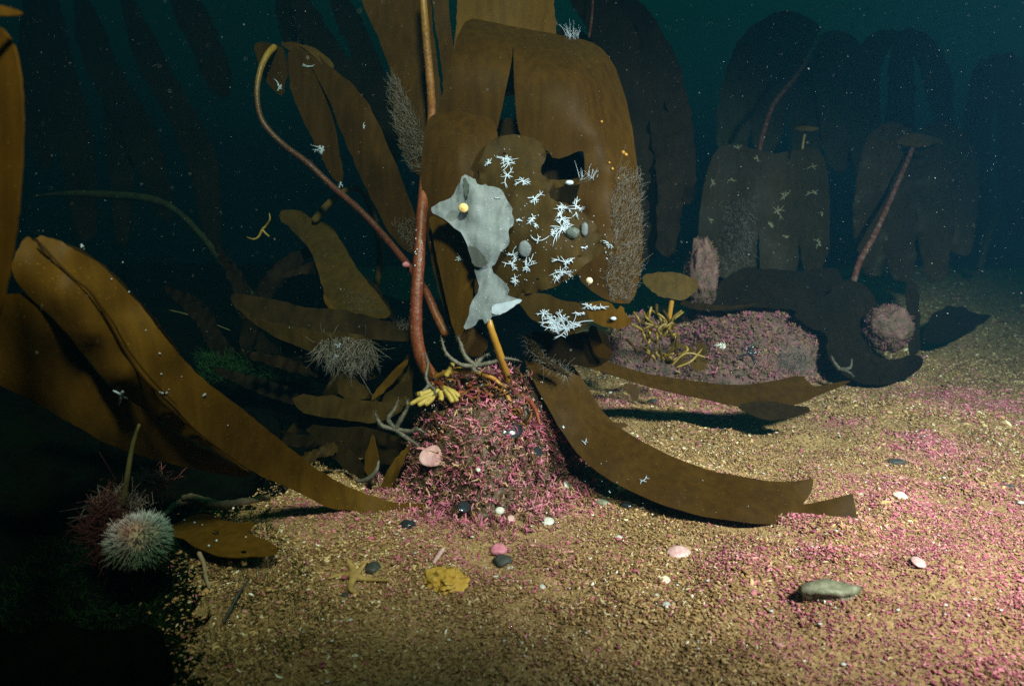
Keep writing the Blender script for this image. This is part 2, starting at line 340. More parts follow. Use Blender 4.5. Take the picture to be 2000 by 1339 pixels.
M['sponge'] = solid_mat('yellow_sponge', [(0.30, 0.16, 0.02), (0.42, 0.24, 0.04), (0.50, 0.33, 0.09)], 45, 0.7, 0.2, 90, 0.7, 0.006)
M['fingers'] = solid_mat('yellow_fingers', [(0.25, 0.165, 0.025), (0.36, 0.25, 0.06)], 40, 0.5, 0.3, 100, 0.2)
M['star'] = solid_mat('starfish_skin', [(0.26, 0.15, 0.045), (0.40, 0.26, 0.09)], 70, 0.7, 0.2, 260, 0.6, 0.002)
M['brittle'] = solid_mat('brittle_star_skin', [(0.05, 0.042, 0.03), (0.125, 0.108, 0.08)], 120, 0.6, 0.3, 300, 0.5, 0.002)
M['black'] = solid_mat('black_shell', [(0.008, 0.009, 0.013), (0.03, 0.032, 0.04)], 30, 0.18, 0.6, 60, 0.2)
M['cream'] = solid_mat('cream_shell', [(0.60, 0.48, 0.30), (0.78, 0.70, 0.55)], 90, 0.4, 0.4, 150, 0.3, 0.001)
M['whiteshell'] = solid_mat('white_shell', [(0.36, 0.34, 0.29), (0.54, 0.52, 0.48)], 90, 0.4, 0.4, 150, 0.3, 0.001)
M['pinkshell'] = solid_mat('pink_shell', [(0.38, 0.18, 0.18), (0.50, 0.30, 0.29), (0.60, 0.46, 0.42)], 70, 0.45, 0.4, 120, 0.4, 0.002)
M['pinkshell2'] = solid_mat('dusty_pink_shell', [(0.24, 0.11, 0.11), (0.38, 0.19, 0.19), (0.48, 0.3, 0.28)], 70, 0.5, 0.3, 120, 0.4, 0.002)
M['mottle'] = solid_mat('pale_mottle', [(0.16, 0.14, 0.08), (0.24, 0.21, 0.13)], 60, 0.7, 0.1, 80, 0)
M['goldshell'] = solid_mat('golden_shell', [(0.66, 0.36, 0.10), (0.85, 0.66, 0.34)], 160, 0.4, 0.4, 200, 0.4, 0.001)
M['slate'] = solid_mat('grey_green_stone', [(0.08, 0.078, 0.05), (0.16, 0.155, 0.10), (0.28, 0.26, 0.19)], 60, 0.6, 0.3, 80, 0.5, 0.003)
M['darkstone'] = solid_mat('dark_stone', [(0.02, 0.022, 0.02), (0.06, 0.06, 0.055)], 50, 0.6, 0.3, 80, 0.5)
M['pinkcrust'] = solid_mat('pink_crust', [(0.40, 0.10, 0.16), (0.60, 0.24, 0.30)], 60, 0.6, 0.3, 90, 0.5)
M['redweed'] = solid_mat('red_weed', [(0.03, 0.007, 0.006), (0.065, 0.016, 0.014)], 40, 0.7, 0.2, 80, 0)
M['pinkweed'] = solid_mat('pink_weed', [(0.45, 0.10, 0.12), (0.6, 0.2, 0.2)], 40, 0.7, 0.2, 80, 0)
M['greenweed'] = solid_mat('green_turf', [(0.010, 0.032, 0.007), (0.022, 0.062, 0.014)], 30, 0.8, 0.1, 80, 0)
M['darkgreen'] = solid_mat('dark_green_turf', [(0.006, 0.018, 0.004), (0.016, 0.042, 0.010)], 30, 0.9, 0.0, 80, 0)
M['wrack'] = solid_mat('yellow_wrack', [(0.10, 0.062, 0.008), (0.22, 0.135, 0.02)], 40, 0.45, 0.4, 80, 0.2)
M['twigdead'] = solid_mat('dead_twig', [(0.16, 0.11, 0.06), (0.30, 0.22, 0.14)], 50, 0.7, 0.2, 120, 0.4)
M['snow'] = solid_mat('marine_snow', [(0.22, 0.24, 0.25), (0.40, 0.40, 0.39)], 30, 0.9, 0.1, 80, 0)
M['spine'] = vcol_mat('urchin_spines', 0.5, 0.3)
M['urchin'] = solid_mat('urchin_test', [(0.10, 0.16, 0.08), (0.45, 0.22, 0.18)], 20, 0.6, 0.2)

# ------------------------------------------------------------------ seabed
ys = np.concatenate([np.linspace(-1.2, 4.2, 190), np.linspace(4.3, 13, 30)]); xs = np.concatenate([np.linspace(-9, -2.6, 16), np.linspace(-2.5, 3.2, 190), np.linspace(3.3, 9, 16)])
X, Y = np.meshgrid(xs, ys); V = np.stack([X, Y, terrain(X, Y)], -1).reshape(-1, 3); nx = len(xs)
ii = (np.arange(len(ys) - 1)[:, None] * nx + np.arange(nx - 1)[None]).ravel()
Q = np.stack([ii, ii + 1, ii + nx + 1, ii + nx], 1)
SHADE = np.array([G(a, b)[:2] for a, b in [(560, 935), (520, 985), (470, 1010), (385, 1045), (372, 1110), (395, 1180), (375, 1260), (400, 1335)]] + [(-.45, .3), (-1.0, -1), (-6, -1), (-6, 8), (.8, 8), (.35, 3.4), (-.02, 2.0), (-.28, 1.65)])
ctr = V[Q].mean(1)[:, :2]; dk = inside(ctr, SHADE).astype(int)   # shade painted near-black on the left ground, sand on the right
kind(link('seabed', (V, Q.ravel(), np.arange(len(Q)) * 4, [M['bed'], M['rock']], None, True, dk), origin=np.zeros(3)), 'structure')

# ------------------------------------------------------------------ loose maerl gravel: tens of thousands of small branched bits
PINK = [(1850, 1000, .20), (1950, 1150, .26), (1700, 1120, .14), (1860, 1290, .16), (1640, 1230, .10), (1560, 1010, .05), (1450, 1090, .07), (1820, 880, .12), (1400, 800, .08), (1300, 770, .10), (1200, 790, .05),
        (590, 1000, .05), (660, 1015, .05), (1560, 1190, .07), (1600, 1270, .08), (950, 1030, .15), (1130, 990, .05), (980, 1075, .03), (1980, 980, .14), (1760, 1290, .10), (870, 1020, .06), (1640, 830, .06), (1900, 780, .2)]
pc = np.array([(*G(a, b)[:2], r) for a, b, r in PINK])
def scatter(n, x0, x1, y0, y1):
    return np.stack([rng.uniform(x0, x1, n), rng.uniform(y0, y1, n)], 1)
def gravel_bits(xy, size):
    n = len(xy); z = terrain(xy[:, 0], xy[:, 1])
    pn = np.zeros(n)
    for cx, cy_, r in pc: pn = np.maximum(pn, np.exp(-(((xy[:, 0] - cx) / r) ** 2 + ((xy[:, 1] - cy_) / r) ** 2)))
    wob = 0.5 + 0.5 * np.sin(xy[:, 0] * 41 + 2 * np.sin(xy[:, 1] * 23)) * np.sin(xy[:, 1] * 37 + 2 * np.sin(xy[:, 0] * 31))
    pn = 0.05 + 0.9 * np.minimum(1, pn * 1.3) * (0.5 + 0.7 * wob) + 0.10 * (wob > .8)
    u = rng.uniform(size=n)
    pal = np.array([(0.135, 0.07, 0.028), (0.24, 0.135, 0.055), (0.36, 0.215, 0.09), (0.46, 0.31, 0.145), (0.58, 0.46, 0.29), (0.72, 0.66, 0.55)])
    pick = rng.choice(6, n, p=[.27, .31, .24, .12, .05, .01]); col = pal[pick]
    ppal = np.array([(0.36, 0.09, 0.13), (0.44, 0.15, 0.18), (0.46, 0.22, 0.20), (0.25, 0.065, 0.09)])
    isp = u < pn; col = np.where(isp[:, None], ppal[rng.integers(0, 4, n)], col)
    lf = np.sin(5.3 * xy[:, 0] + 3 * np.sin(3.1 * xy[:, 1])) * np.sin(6.7 * xy[:, 1] + 2 * np.sin(4.3 * xy[:, 0]))
    col = col * rng.uniform(0.8, 1.2, (n, 1)) * (1 + .16 * lf)[:, None]
    ln = size * (1 + .25 * lf) * rng.lognormal(0, 0.38, n); an = rng.uniform(0, 2 * math.pi, n); ti = rng.normal(0.10, 0.32, n)
    dr = np.stack([np.cos(an) * np.cos(ti), np.sin(an) * np.cos(ti), np.sin(ti)], 1)
    sd = np.stack([-np.sin(an), np.cos(an), rng.normal(0, .5, n)], 1)
    K = 4; tt = np.linspace(-.5, .5, K)
    bend = rng.normal(0, .75, n)
    pts = np.stack([xy[:, 0], xy[:, 1], z + rng.uniform(-.001, .0030, n)], 1)[:, None] + ln[:, None, None] * (tt[None, :, None] * dr[:, None] + (bend[:, None] * (tt ** 2)[None])[:, :, None] * sd[:, None])
    r0 = ln * rng.uniform(.12, .30, n)
    rad = r0[:, None] * np.array([.45, 1.0, .95, .4])[None]
    return pts, rad, col
allp, allr, allc = [], [], []
for (n, x0, x1, y0, y1, s) in [(135000, -.75, 1.0, .62, 1.55, .0043), (38000, 1.0, 1.7, .9, 1.7, .0053), (70000, .05, 2.2, 1.55, 2.5, .0060), (26000, .7, 3.2, 2.4, 3.9, .0095), (9000, -.8, 1.2, .25, .62, .0075)]:
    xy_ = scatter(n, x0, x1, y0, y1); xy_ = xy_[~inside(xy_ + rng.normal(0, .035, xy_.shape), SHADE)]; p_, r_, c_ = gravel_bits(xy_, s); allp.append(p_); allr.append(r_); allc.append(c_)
v, l, s, c = tubes(np.concatenate(allp), np.concatenate(allr), 4, np.concatenate(allc))
o = link('maerl_gravel', (v, l, s, M['gravel'], c), origin=np.zeros(3)); kind(o, 'stuff')
tag(o, 'tan cream and pink maerl gravel carpeting the seabed', 'gravel')

# ------------------------------------------------------------------ rocky mounds with pink maerl twigs
def mound_fn(cx, cy_, rx, ry, h, seed):
    def f(x, y):
        u = ((x - cx) / rx); v_ = ((y - cy_) / ry); r = np.sqrt(u * u + v_ * v_); a = np.arctan2(v_, u)
        rr = r / (1 + .10 * np.sin(3 * a + seed) + .07 * np.sin(5 * a + 2 * seed))
        return h * np.clip(1 - rr ** 2.9, -0.3, 1) + 0.014 * np.sin(38 * x + seed) * np.sin(33 * y + seed) + 0.008 * np.sin(81 * x) * np.sin(77 * y + seed)
    return f
def mound(name, label, cx, cy_, rx, ry, h, seed, mat, cat='rock'):
    f = mound_fn(cx, cy_, rx, ry, h, seed); n = 70
    a = np.linspace(0, 2 * math.pi, n + 1)[:-1]; r = np.linspace(0, 1.16, 34)[1:]
    A, R = np.meshgrid(a, r); x = cx + rx * R * np.cos(A); y = cy_ + ry * R * np.sin(A)
    z = np.maximum(f(x, y), -.05) + terrain(x, y) * np.minimum(1, R ** 2)
    V = np.vstack([[[cx, cy_, f(np.array(cx), np.array(cy_)) + 0]], np.stack([x, y, z], -1).reshape(-1, 3)])
    fs = [[0, 1 + i, 1 + (i + 1) % n] for i in range(n)]
    for k_ in range(len(r) - 1):
        for i in range(n):
            j = (i + 1) % n; fs.append([1 + k_ * n + i, 1 + (k_ + 1) * n + i, 1 + (k_ + 1) * n + j, 1 + k_ * n + j])
    l, s = faces_to(fs); o = link(name, (V, l, s, mat)); tag(o, label, cat)
    return o, (lambda x, y: np.maximum(f(x, y), terrain(x, y)))
def maerl_twigs(parent, hf, cx, cy_, rx, ry, n, size, pal, dens=None, name='maerl_twigs'):
    a = rng.uniform(0, 2 * math.pi, n * 3); r = np.sqrt(rng.uniform(0, 1.1 if dens is None else 2.1, n * 3)); x = cx + rx * r * np.cos(a); y = cy_ + ry * r * np.sin(a)
    if dens is not None: k_ = rng.uniform(size=n * 3) < dens(x, y); x, y = x[k_], y[k_]
    x, y = x[:n], y[:n]; n = len(x); z = hf(x, y); e_ = .006
    gx = (hf(x + e_, y) - hf(x - e_, y)) / (2 * e_); gy = (hf(x, y + e_) - hf(x, y - e_)) / (2 * e_)
    nr = np.stack([-gx, -gy, np.ones(n)], 1); nr /= np.linalg.norm(nr, axis=1, keepdims=True)
    base = np.stack([x, y, z], 1); P_, R_, C_ = [], [], []
    pal = np.array(pal); col = pal[rng.integers(0, len(pal), n)] * rng.uniform(.75, 1.25, (n, 1))
    ln = size * rng.lognormal(0, .3, n)
    d0 = nr + rng.normal(0, .8, (n, 3)); d0 /= np.linalg.norm(d0, axis=1, keepdims=True)
    tip = base
    t = np.linspace(0, 1, 4)
    for b in range(4):
        if b == 0: st, dd, L_ = base, d0, ln
        else:
            st = base + d0 * (ln * rng.uniform(.3, .8, n))[:, None]; dd = d0 * .6 + rng.normal(0, .8, (n, 3)); dd /= np.linalg.norm(dd, axis=1, keepdims=True); L_ = ln * rng.uniform(.35, .7, n)
        bd = rng.normal(0, .25, (n, 3))
        P_.append(st[:, None] + L_[:, None, None] * (t[None, :, None] * dd[:, None] + (t ** 2)[None, :, None] * bd[:, None]))
        R_.append((ln * rng.uniform(.07, .115, n))[:, None] * np.array([1, 1, .9, .55])[None]); C_.append(np.minimum(1, col * (1 + .12 * b)))
    v, l, s, c = tubes(np.concatenate(P_), np.concatenate(R_), 4, np.concatenate(C_))
    return kind(link(name, (v, l, s, M['twig'], c), parent), 'stuff')
PPAL = [(0.34, 0.085, 0.135), (0.42, 0.13, 0.18), (0.24, 0.055, 0.085), (0.36, 0.15, 0.16), (0.17, 0.095, 0.045), (0.36, 0.22, 0.13), (0.08, 0.045, 0.025), (0.34, 0.10, 0.155), (0.13, 0.065, 0.035), (0.45, 0.19, 0.23)]
DPAL = [(0.30, 0.10, 0.14), (0.22, 0.12, 0.07), (0.30, 0.19, 0.10), (0.16, 0.09, 0.06), (0.34, 0.10, 0.16), (0.28, 0.12, 0.12), (0.09, 0.06, 0.04)]
MX, MY, MRX, MRY, MH = -0.058, 1.46, 0.195, 0.235, 0.222
m1, hf1 = mound('holdfast_mound', 'holdfast mound bristling with pink maerl under the red kelp stipe', MX, MY, MRX, MRY, MH, 1.0, M['mud'])
def dens1(x, y):
    h = hf1(x, y); q = ((x - MX) / MRX) ** 2 + ((y - MY) / MRY) ** 2; return np.clip(1.15 - ss(h, .135, .195) * .95 - .6 * ((x < -.13) & (h > .10)), .05, 1) * np.where(q > 1.1, .45 * np.clip((2.1 - q), 0, 1), 1)
maerl_twigs(m1, hf1, MX, MY, MRX, MRY, 8500, .0105, PPAL, dens1)
R2c = G(1490, 742); m2, hf2 = mound('reef_mound', 'low reef mound of dull pink and tan crust behind the short strap frond', R2c[0] - .02, R2c[1] + .20, .33, .28, .215, 2.0, M['crust'])
maerl_twigs(m2, hf2, R2c[0] - .02, R2c[1] + .20, .31, .28, 8000, .0115, DPAL)
# spill between the mounds
R3c = G(1260, 735); m3, hf3 = mound('reef_mound', 'small crusty reef mound carrying the yellow wrack tuft', R3c[0], R3c[1] + .12, .16, .16, .17, 3.3, M['crust'])
maerl_twigs(m3, hf3, R3c[0], R3c[1] + .12, .16, .16, 2600, .011, DPAL)

def boulder(label, px, py, d, rpx, rpy, mat, seed, rough=.2, name='boulder', dy=1.0, sub=4):
    c = P(px, py, d); r = rpx * d / FPX
    v, l, s = rock_mesh(c, (r, r * dy, rpy * d / FPX), rough, seed, sub)
    return tag(link(name, (v, l, s, mat)), label, 'rock'), c
b, c = boulder('round pinkish boulder in front of the dark sagging frond', 1735, 640, 2.25, 42, 46, M['crust'], 3)
def blob_twigs(o, c, rad, n, size, pal):
    d = rng.normal(size=(n, 3)); d /= np.linalg.norm(d, axis=1, keepdims=True); base = c + d * np.array(rad)
    t = np.linspace(0, 1, 4); dd = d + rng.normal(0, .7, (n, 3)); pal = np.array(pal)
    pts = base[:, None] + size * (t[None, :, None] * dd[:, None] + (t ** 2)[None, :, None] * rng.normal(0, .4, (n, 1, 3)))
    v, l, s, cc = tubes(pts, size * .12 * np.ones((n, 1)) * np.array([1, 1, .9, .5]), 4, pal[rng.integers(0, len(pal), n)] * rng.uniform(.7, 1.2, (n, 1)))
    return kind(link('maerl_twigs', (v, l, s, M['twig'], cc), o), 'stuff')
blob_twigs(b, c, (.066, .066, .072), 900, .006, DPAL)
b, c = boulder('upright pillar of pinkish crust beside the small fan shaped frond', 1372, 535, 2.3, 30, 68, M['crust'], 5, .3, 'rock_pillar')
blob_twigs(b, c, (.046, .046, .11), 900, .006, DPAL)
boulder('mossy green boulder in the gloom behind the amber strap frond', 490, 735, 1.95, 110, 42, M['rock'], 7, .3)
boulder('shade-blackened boulder low in the dark bottom left corner', 60, 1400, .74, 210, 150, M['rock'], 8, .35)
boulder('shade-darkened low boulder under the left amber fronds', 330, 900, 1.55, 220, 80, M['rock'], 9, .25)
boulder('dim boulder at the foot of the mottled umbrella kelp', 1490, 590, 2.75, 130, 60, M['rock'], 11, .25)

# ------------------------------------------------------------------ growth helpers
def hairs(name, parent, roots, dirs, length, rad, mat=None, K=5, curl=.35, cols=None, sides=3):
    n = len(roots); L_ = length * rng.lognormal(0, .28, n); t = np.linspace(0, 1, K)
    dirs = dirs / (np.linalg.norm(dirs, axis=1, keepdims=True) + 1e-9); cv = rng.normal(0, curl, (n, 3))
    pts = roots[:, None] + L_[:, None, None] * (t[None, :, None] * dirs[:, None] + (t ** 2)[None, :, None] * cv[:, None])
    v, l, s, c = tubes(pts, rad * np.ones((n, 1)) * np.linspace(1, .35, K)[None], sides, cols)
    o = link(name, (v, l, s, mat or M['fuzz'], c), parent); return kind(o, 'stuff') if parent is None or n > 100 else o
def fuzz(S, n, poly, length, dirpx, rad=.0005, spread=.5, mat=None, out_=0.5):
    """hydroid hairs rooted on a sheet inside a pixel polygon, combed towards dirpx"""
    poly = np.array(poly, float); lo, hi = poly.min(0), poly.max(0); pt = rng.uniform(lo, hi, (n * 4, 2)); pt = pt[inside(pt, poly)][:n]
    root = S.at(pt[:, 0], pt[:, 1], 0.001)
    d = dirpx[0] * RT - dirpx[1] * UP; d = d / np.linalg.norm(d)
    dirs = d[None] - out_ * FW[None] + rng.normal(0, spread, (len(pt), 3))
    return hairs('hydroid_fuzz', S.o, root, dirs, length, rad, mat)
def star(S, px, py, size, nb=8, seed=0, rpx=1.6, mat=None, squash=1.0, name='white_growth', arc=(0, 6.283)):
    """a flat branching white colony hugging the sheet"""
    rg = np.random.default_rng(seed * 13 + int(px) * 7 + int(py)); pts, rad = [], []; rot = rg.uniform(0, 6); squash = squash * rg.uniform(.6, 1.0); rpx = rpx * .6
    for i in range(nb):
        a = rot + arc[0] + (arc[1] - arc[0]) * (i + rg.uniform(-.5, .5)) / nb; L_ = size * rg.lognormal(-.25, .38); K = 6; t = np.linspace(0, 1, K); bd = rg.normal(0, .45)
        x = px + L_ * (t * np.cos(a) - bd * t ** 2 * np.sin(a)); y = py + squash * L_ * (t * np.sin(a) + bd * t ** 2 * np.cos(a))
        p = S.at(x, y, .0025); pts.append(p); rad.append(rpx * 1.45 / FPX * np.array([.9, 1.05, .95, .85, .7, .35]))
        for _b in range(rg.integers(0, 4)):
            k_ = rg.integers(2, 4); a2 = a + rg.choice([-1, 1]) * rg.uniform(.5, 1.0); l2 = L_ * rg.uniform(.3, .5); tt = np.linspace(0, 1, K)
            p = S.at(x[k_] + l2 * tt * np.cos(a2), y[k_] + squash * l2 * tt * np.sin(a2), .0028); pts.append(p); rad.append(rpx * 1.45 / FPX * np.array([.8, .8, .75, .7, .6, .3]))
    v, l, s, _ = tubes(np.array(pts), np.array(rad), 5); return link(name, (v, l, s, mat or M['white']), S.o)
def dots(S, pts_px, rpx, mat, name='white_speck'):
    V, Lp, St = [], [], []; b = 0; off = 0
    for (px, py) in pts_px:
        c = S.at(px, py, .0015); r = rpx * 1.45 / FPX * random.uniform(.6, 1.3)
        v, l, s = rock_mesh(c, (r, r, r), .2, random.random() * 9, 1); V.append(v); Lp += [q + b for q in l]; St += [q + off for q in s]; b += len(v); off += len(l)
    return kind(link(name, (np.vstack(V), Lp, St, mat), S.o), 'stuff')
def blob(name, c, rad, mat, parent=None, rough=.12, seed=1, sub=3, flat=0):
    v, l, s = rock_mesh(c, rad, rough, seed, sub, 1.6, flat); return link(name, (v, l, s, mat), parent)

# ================================================================== MAIN KELP (red stipe, broad folded blade)
base = P(850, 742, 1.46)
K1 = thing('kelp', 'tall kelp with thick red stipe and broad brown blade folded over at centre', 'kelp', base)
st = stalk('stipe', [(852, 745, 1.475), (828, 712, 1.44), (814, 660, 1.43), (813, 590, 1.43), (819, 500, 1.44), (824, 420, 1.46), (832, 330, 1.50), (843, 240, 1.52), (841, 170, 1.50), (834, 90, 1.48), (827, 0, 1.46), (822, -90, 1.46)],
           [14, 13, 12.5, 12, 11.5, 10.5, 9, 8.5, 8, 7.5, 7], M['stipe_main'], K1)
# white specks on the stipe
hv = [(816 + random.uniform(-9, 9), random.uniform(440, 640)) for _ in range(26)]
class F: pass
fs_ = F(); fs_.o = st; fs_.at = lambda px, py, off=0: P(px, py, 1.428 - off)
dots(fs_, [(820 + random.uniform(-10, 6), random.uniform(435, 560)) for _ in range(22)] + [(812 + random.uniform(-10, 8), random.uniform(560, 640)) for _ in range(8)], 1.6, M['white'])
A = sheet('blade', [(690, -60, 1.66), (712, 20, 1.66), (742, 80, 1.64), (764, 140, 1.62), (768, 220, 1.62), (785, 300, 1.62), (815, 350, 1.62), (850, 330, 1.6), (868, 240, 1.6), (858, 150, 1.60), (846, 60, 1.62), (838, -60, 1.62)], M['brown'], K1, ripple=.006, bulge=.02)
fuzz(A, 700, [(762, 145), (775, 150), (800, 200), (835, 280), (835, 340), (800, 335), (775, 260), (762, 200)], .016, (-.35, -.6), .0005, .45)
A2 = sheet('blade', [(845, -60, 1.60), (846, 30, 1.60), (862, 120, 1.59), (868, 200, 1.58), (888, 110, 1.58), (878, 40, 1.60), (876, -60, 1.60)], M['brown'], K1, ripple=.003)
A3 = sheet('blade', [(893, -60, 1.66), (893, 30, 1.66), (885, 110, 1.65), (900, 170, 1.66), (1000, 190, 1.66), (1100, 140, 1.66), (1088, 70, 1.64), (1076, -60, 1.64)], M['amber'], K1, ripple=.006)
B2 = sheet('blade', [(912, 36, 1.60), (960, 42, 1.60), (1005, 52, 1.60), (1060, 62, 1.60), (1110, 72, 1.60), (1152, 80, 1.60), (1182, 98, 1.60), (1208, 145, 1.60), (1229, 215, 1.59), (1242, 300, 1.58), (1250, 380, 1.57), (1256, 450, 1.56), (1252, 530, 1.55), (1236, 592, 1.54), (1205, 594, 1.52), (1165, 578, 1.51), (1125, 540, 1.50), (1112, 430, 1.50), (1136, 352, 1.49), (1142, 345, 1.485), (1141, 300, 1.48), (1136, 294, 1.478), (1118, 300, 1.475), (1085, 315, 1.475), (1065, 290, 1.475), (1035, 288, 1.475), (1016, 268, 1.475), (1007, 215, 1.47), (1003, 140, 1.475), (1003, 80, 1.515),
    (999, 120, 1.49), (990, 165, 1.475), (978, 225, 1.49), (968, 262, 1.50), (910, 250, 1.50), (852, 232, 1.52), (862, 190, 1.50), (880, 118, 1.49), (897, 62, 1.55)], M['brown'], K1,
    ctrl=[(930, 62, 1.53), (975, 70, 1.53), (930, 100, 1.495), (960, 110, 1.49), (930, 160, 1.48), (1060, 85, 1.52), (1120, 95, 1.52), (1170, 118, 1.54), (1050, 120, 1.475), (1110, 140, 1.465), (1160, 170, 1.475), (1100, 220, 1.45), (1170, 260, 1.455), (1200, 330, 1.46), (1200, 420, 1.47), (1210, 500, 1.48)], ripple=.004, jit=.5, smooth=1, res=11)
fuzz(B2, 1500, [(1205, 330), (1250, 340), (1256, 450), (1252, 540), (1230, 590), (1190, 588), (1178, 540), (1195, 470), (1190, 400), (1200, 360)], .0125, (.35, -.75), .00042, .5)
fuzz(B2, 40, [(1105, 66), (1130, 68), (1130, 80), (1108, 78)], .018, (.0, -1), .0006, .3, M['white'])
dots(B2, [(1217, 298), (1222, 302), (1190, 318), (1196, 330), (1208, 348), (1175, 238)], 4, M['yellow'], 'orange_spot')
B3 = sheet('blade', [(846, 222, 1.50), (880, 216, 1.50), (930, 222, 1.50), (970, 236, 1.50), (974, 300, 1.475), (985, 350, 1.47), (975, 420, 1.47), (950, 500, 1.48), (930, 580, 1.48), (912, 640, 1.47), (888, 660, 1.49), (868, 610, 1.50), (848, 540, 1.50), (836, 470, 1.49), (824, 390, 1.475), (823, 300, 1.47), (832, 240, 1.475)], M['brown'], K1,
           ctrl=[(870, 245, 1.46), (930, 255, 1.46), (900, 330, 1.435), (880, 420, 1.44), (900, 290, 1.44)], ripple=.003, jit=.5)
B4 = sheet('blade', [(836, 415, 1.44), (868, 432, 1.43), (896, 452, 1.425), (914, 490, 1.42), (924, 545, 1.415), (922, 595, 1.415), (908, 640, 1.42), (896, 668, 1.43), (880, 628, 1.45), (868, 570, 1.455), (852, 500, 1.45)], M['amber'], K1, bulge=.012, bw=14, ripple=.002, jit=.4)
star(B4, 898, 505, 8, 7, 1, 1.5)
# torn inner blade pieces seen through the gap between the folds
sheet('blade', [(965, 240, 1.56), (1000, 225, 1.56), (1040, 270, 1.55), (1140, 300, 1.55), (1150, 420, 1.56), (1060, 420, 1.56), (985, 380, 1.56)], M['dark'], K1, ripple=.006)
sheet('blade', [(1150, 300, 1.50), (1178, 310, 1.48), (1172, 370, 1.49), (1150, 400, 1.50), (1138, 340, 1.51)], M['brown'], K1)
sheet('blade', [(886, 640, 1.50), (945, 640, 1.50), (955, 672, 1.49), (940, 700, 1.49), (905, 690, 1.50)], M['brown'], K1)
for pts, r in [(([(848, 738, 1.46), (880, 726, 1.42), (915, 722, 1.41), (940, 727, 1.41)]), [6, 7, 8, 5]), (([(930, 728, 1.43), (962, 738, 1.42), (985, 762, 1.41), (997, 790, 1.40), (998, 806, 1.41)]), [6, 5, 5, 4]),
               ([(852, 740, 1.46), (870, 760, 1.43), (900, 790, 1.42), (915, 830, 1.41)], [8, 6, 5, 3]), ([(845, 745, 1.46), (840, 775, 1.44), (822, 800, 1.44)], [8, 6, 3]),
               ([(900, 735, 1.46), (925, 765, 1.42), (940, 800, 1.40), (930, 835, 1.39)], [6, 5, 4, 3]), ([(1000, 760, 1.47), (1040, 790, 1.44), (1055, 830, 1.41)], [5, 5, 3]), ([(860, 750, 1.44), (890, 765, 1.42), (955, 770, 1.41), (985, 790, 1.41)], [6, 5, 4, 4])]:
    stalk('holdfast_root', pts, r, M['yellow'] if pts[0][1] == 738 else (M['orange'] if pts[0][1] == 728 else M['stipe']), K1, .1, 8)

# ================================================================== TATTERED KELP on a yellow stipe
K3 = thing('kelp', 'tattered old kelp on a yellow stipe, crusted with grey membrane and white stars', 'kelp', P(992, 745, 1.43))
stalk('stipe', [(992, 745, 1.44), (984, 715, 1.40), (972, 680, 1.375), (960, 645, 1.36), (952, 615, 1.36)], [9, 8, 7.5, 7, 6.5], M['yellow'], K3)
T1 = sheet('blade', [(936, 300, 1.43), (978, 262, 1.44), (1044, 268, 1.45), (1072, 300, 1.44), (1054, 328, 1.43), (1062, 350, 1.42), (1110, 350, 1.41), (1160, 345, 1.40), (1168, 352, 1.40), (1110, 364, 1.41), (1068, 372, 1.41), (1082, 392, 1.40), (1120, 400, 1.39), (1155, 428, 1.385), (1178, 466, 1.38), (1208, 484, 1.37), (1203, 493, 1.37), (1178, 494, 1.38), (1148, 514, 1.38), (1112, 546, 1.38), (1080, 562, 1.385), (1040, 573, 1.39), (1000, 580, 1.39), (960, 600, 1.39), (932, 600, 1.40), (926, 550, 1.41), (930, 450, 1.42), (935, 350, 1.43)],
           M['old'], K3, ctrl=[(1050, 460, 1.36), (1110, 470, 1.355), (1000, 400, 1.385), (990, 340, 1.41), (1040, 520, 1.365), (980, 520, 1.38)], ripple=.006, rl=60, jit=1.5, ruff=.008, holes=[(1132, 500, 4), (1050, 545, 3), (985, 300, 3), (1168, 478, 3)])
T2 = sheet('blade', [(1003, 574, 1.38), (1060, 570, 1.39), (1098, 588, 1.37), (1140, 592, 1.37), (1152, 612, 1.37), (1142, 640, 1.38), (1112, 656, 1.39), (1080, 653, 1.39), (1050, 632, 1.39), (1022, 606, 1.39)], M['old'], K3, bulge=.012, ripple=.004)
T3 = sheet('blade', [(1132, 592, 1.37), (1165, 585, 1.36), (1192, 592, 1.355), (1204, 606, 1.36), (1216, 597, 1.36), (1222, 612, 1.36), (1236, 630, 1.365), (1216, 641, 1.37), (1185, 640, 1.37), (1155, 626, 1.375)], M['amber'], K3, ripple=.004, jit=1.3, smooth=1)
sheet('blade', [(1030, 640, 1.45), (1090, 655, 1.44), (1130, 650, 1.44), (1180, 640, 1.43), (1200, 690, 1.45), (1170, 720, 1.46), (1110, 712, 1.47), (1050, 700, 1.48)], M['dark'], K3, ripple=.006)
sheet('blade', [(1145, 640, 1.42), (1165, 632, 1.41), (1172, 665, 1.42), (1205, 700, 1.43), (1160, 698, 1.44)], M['brown'], K3)
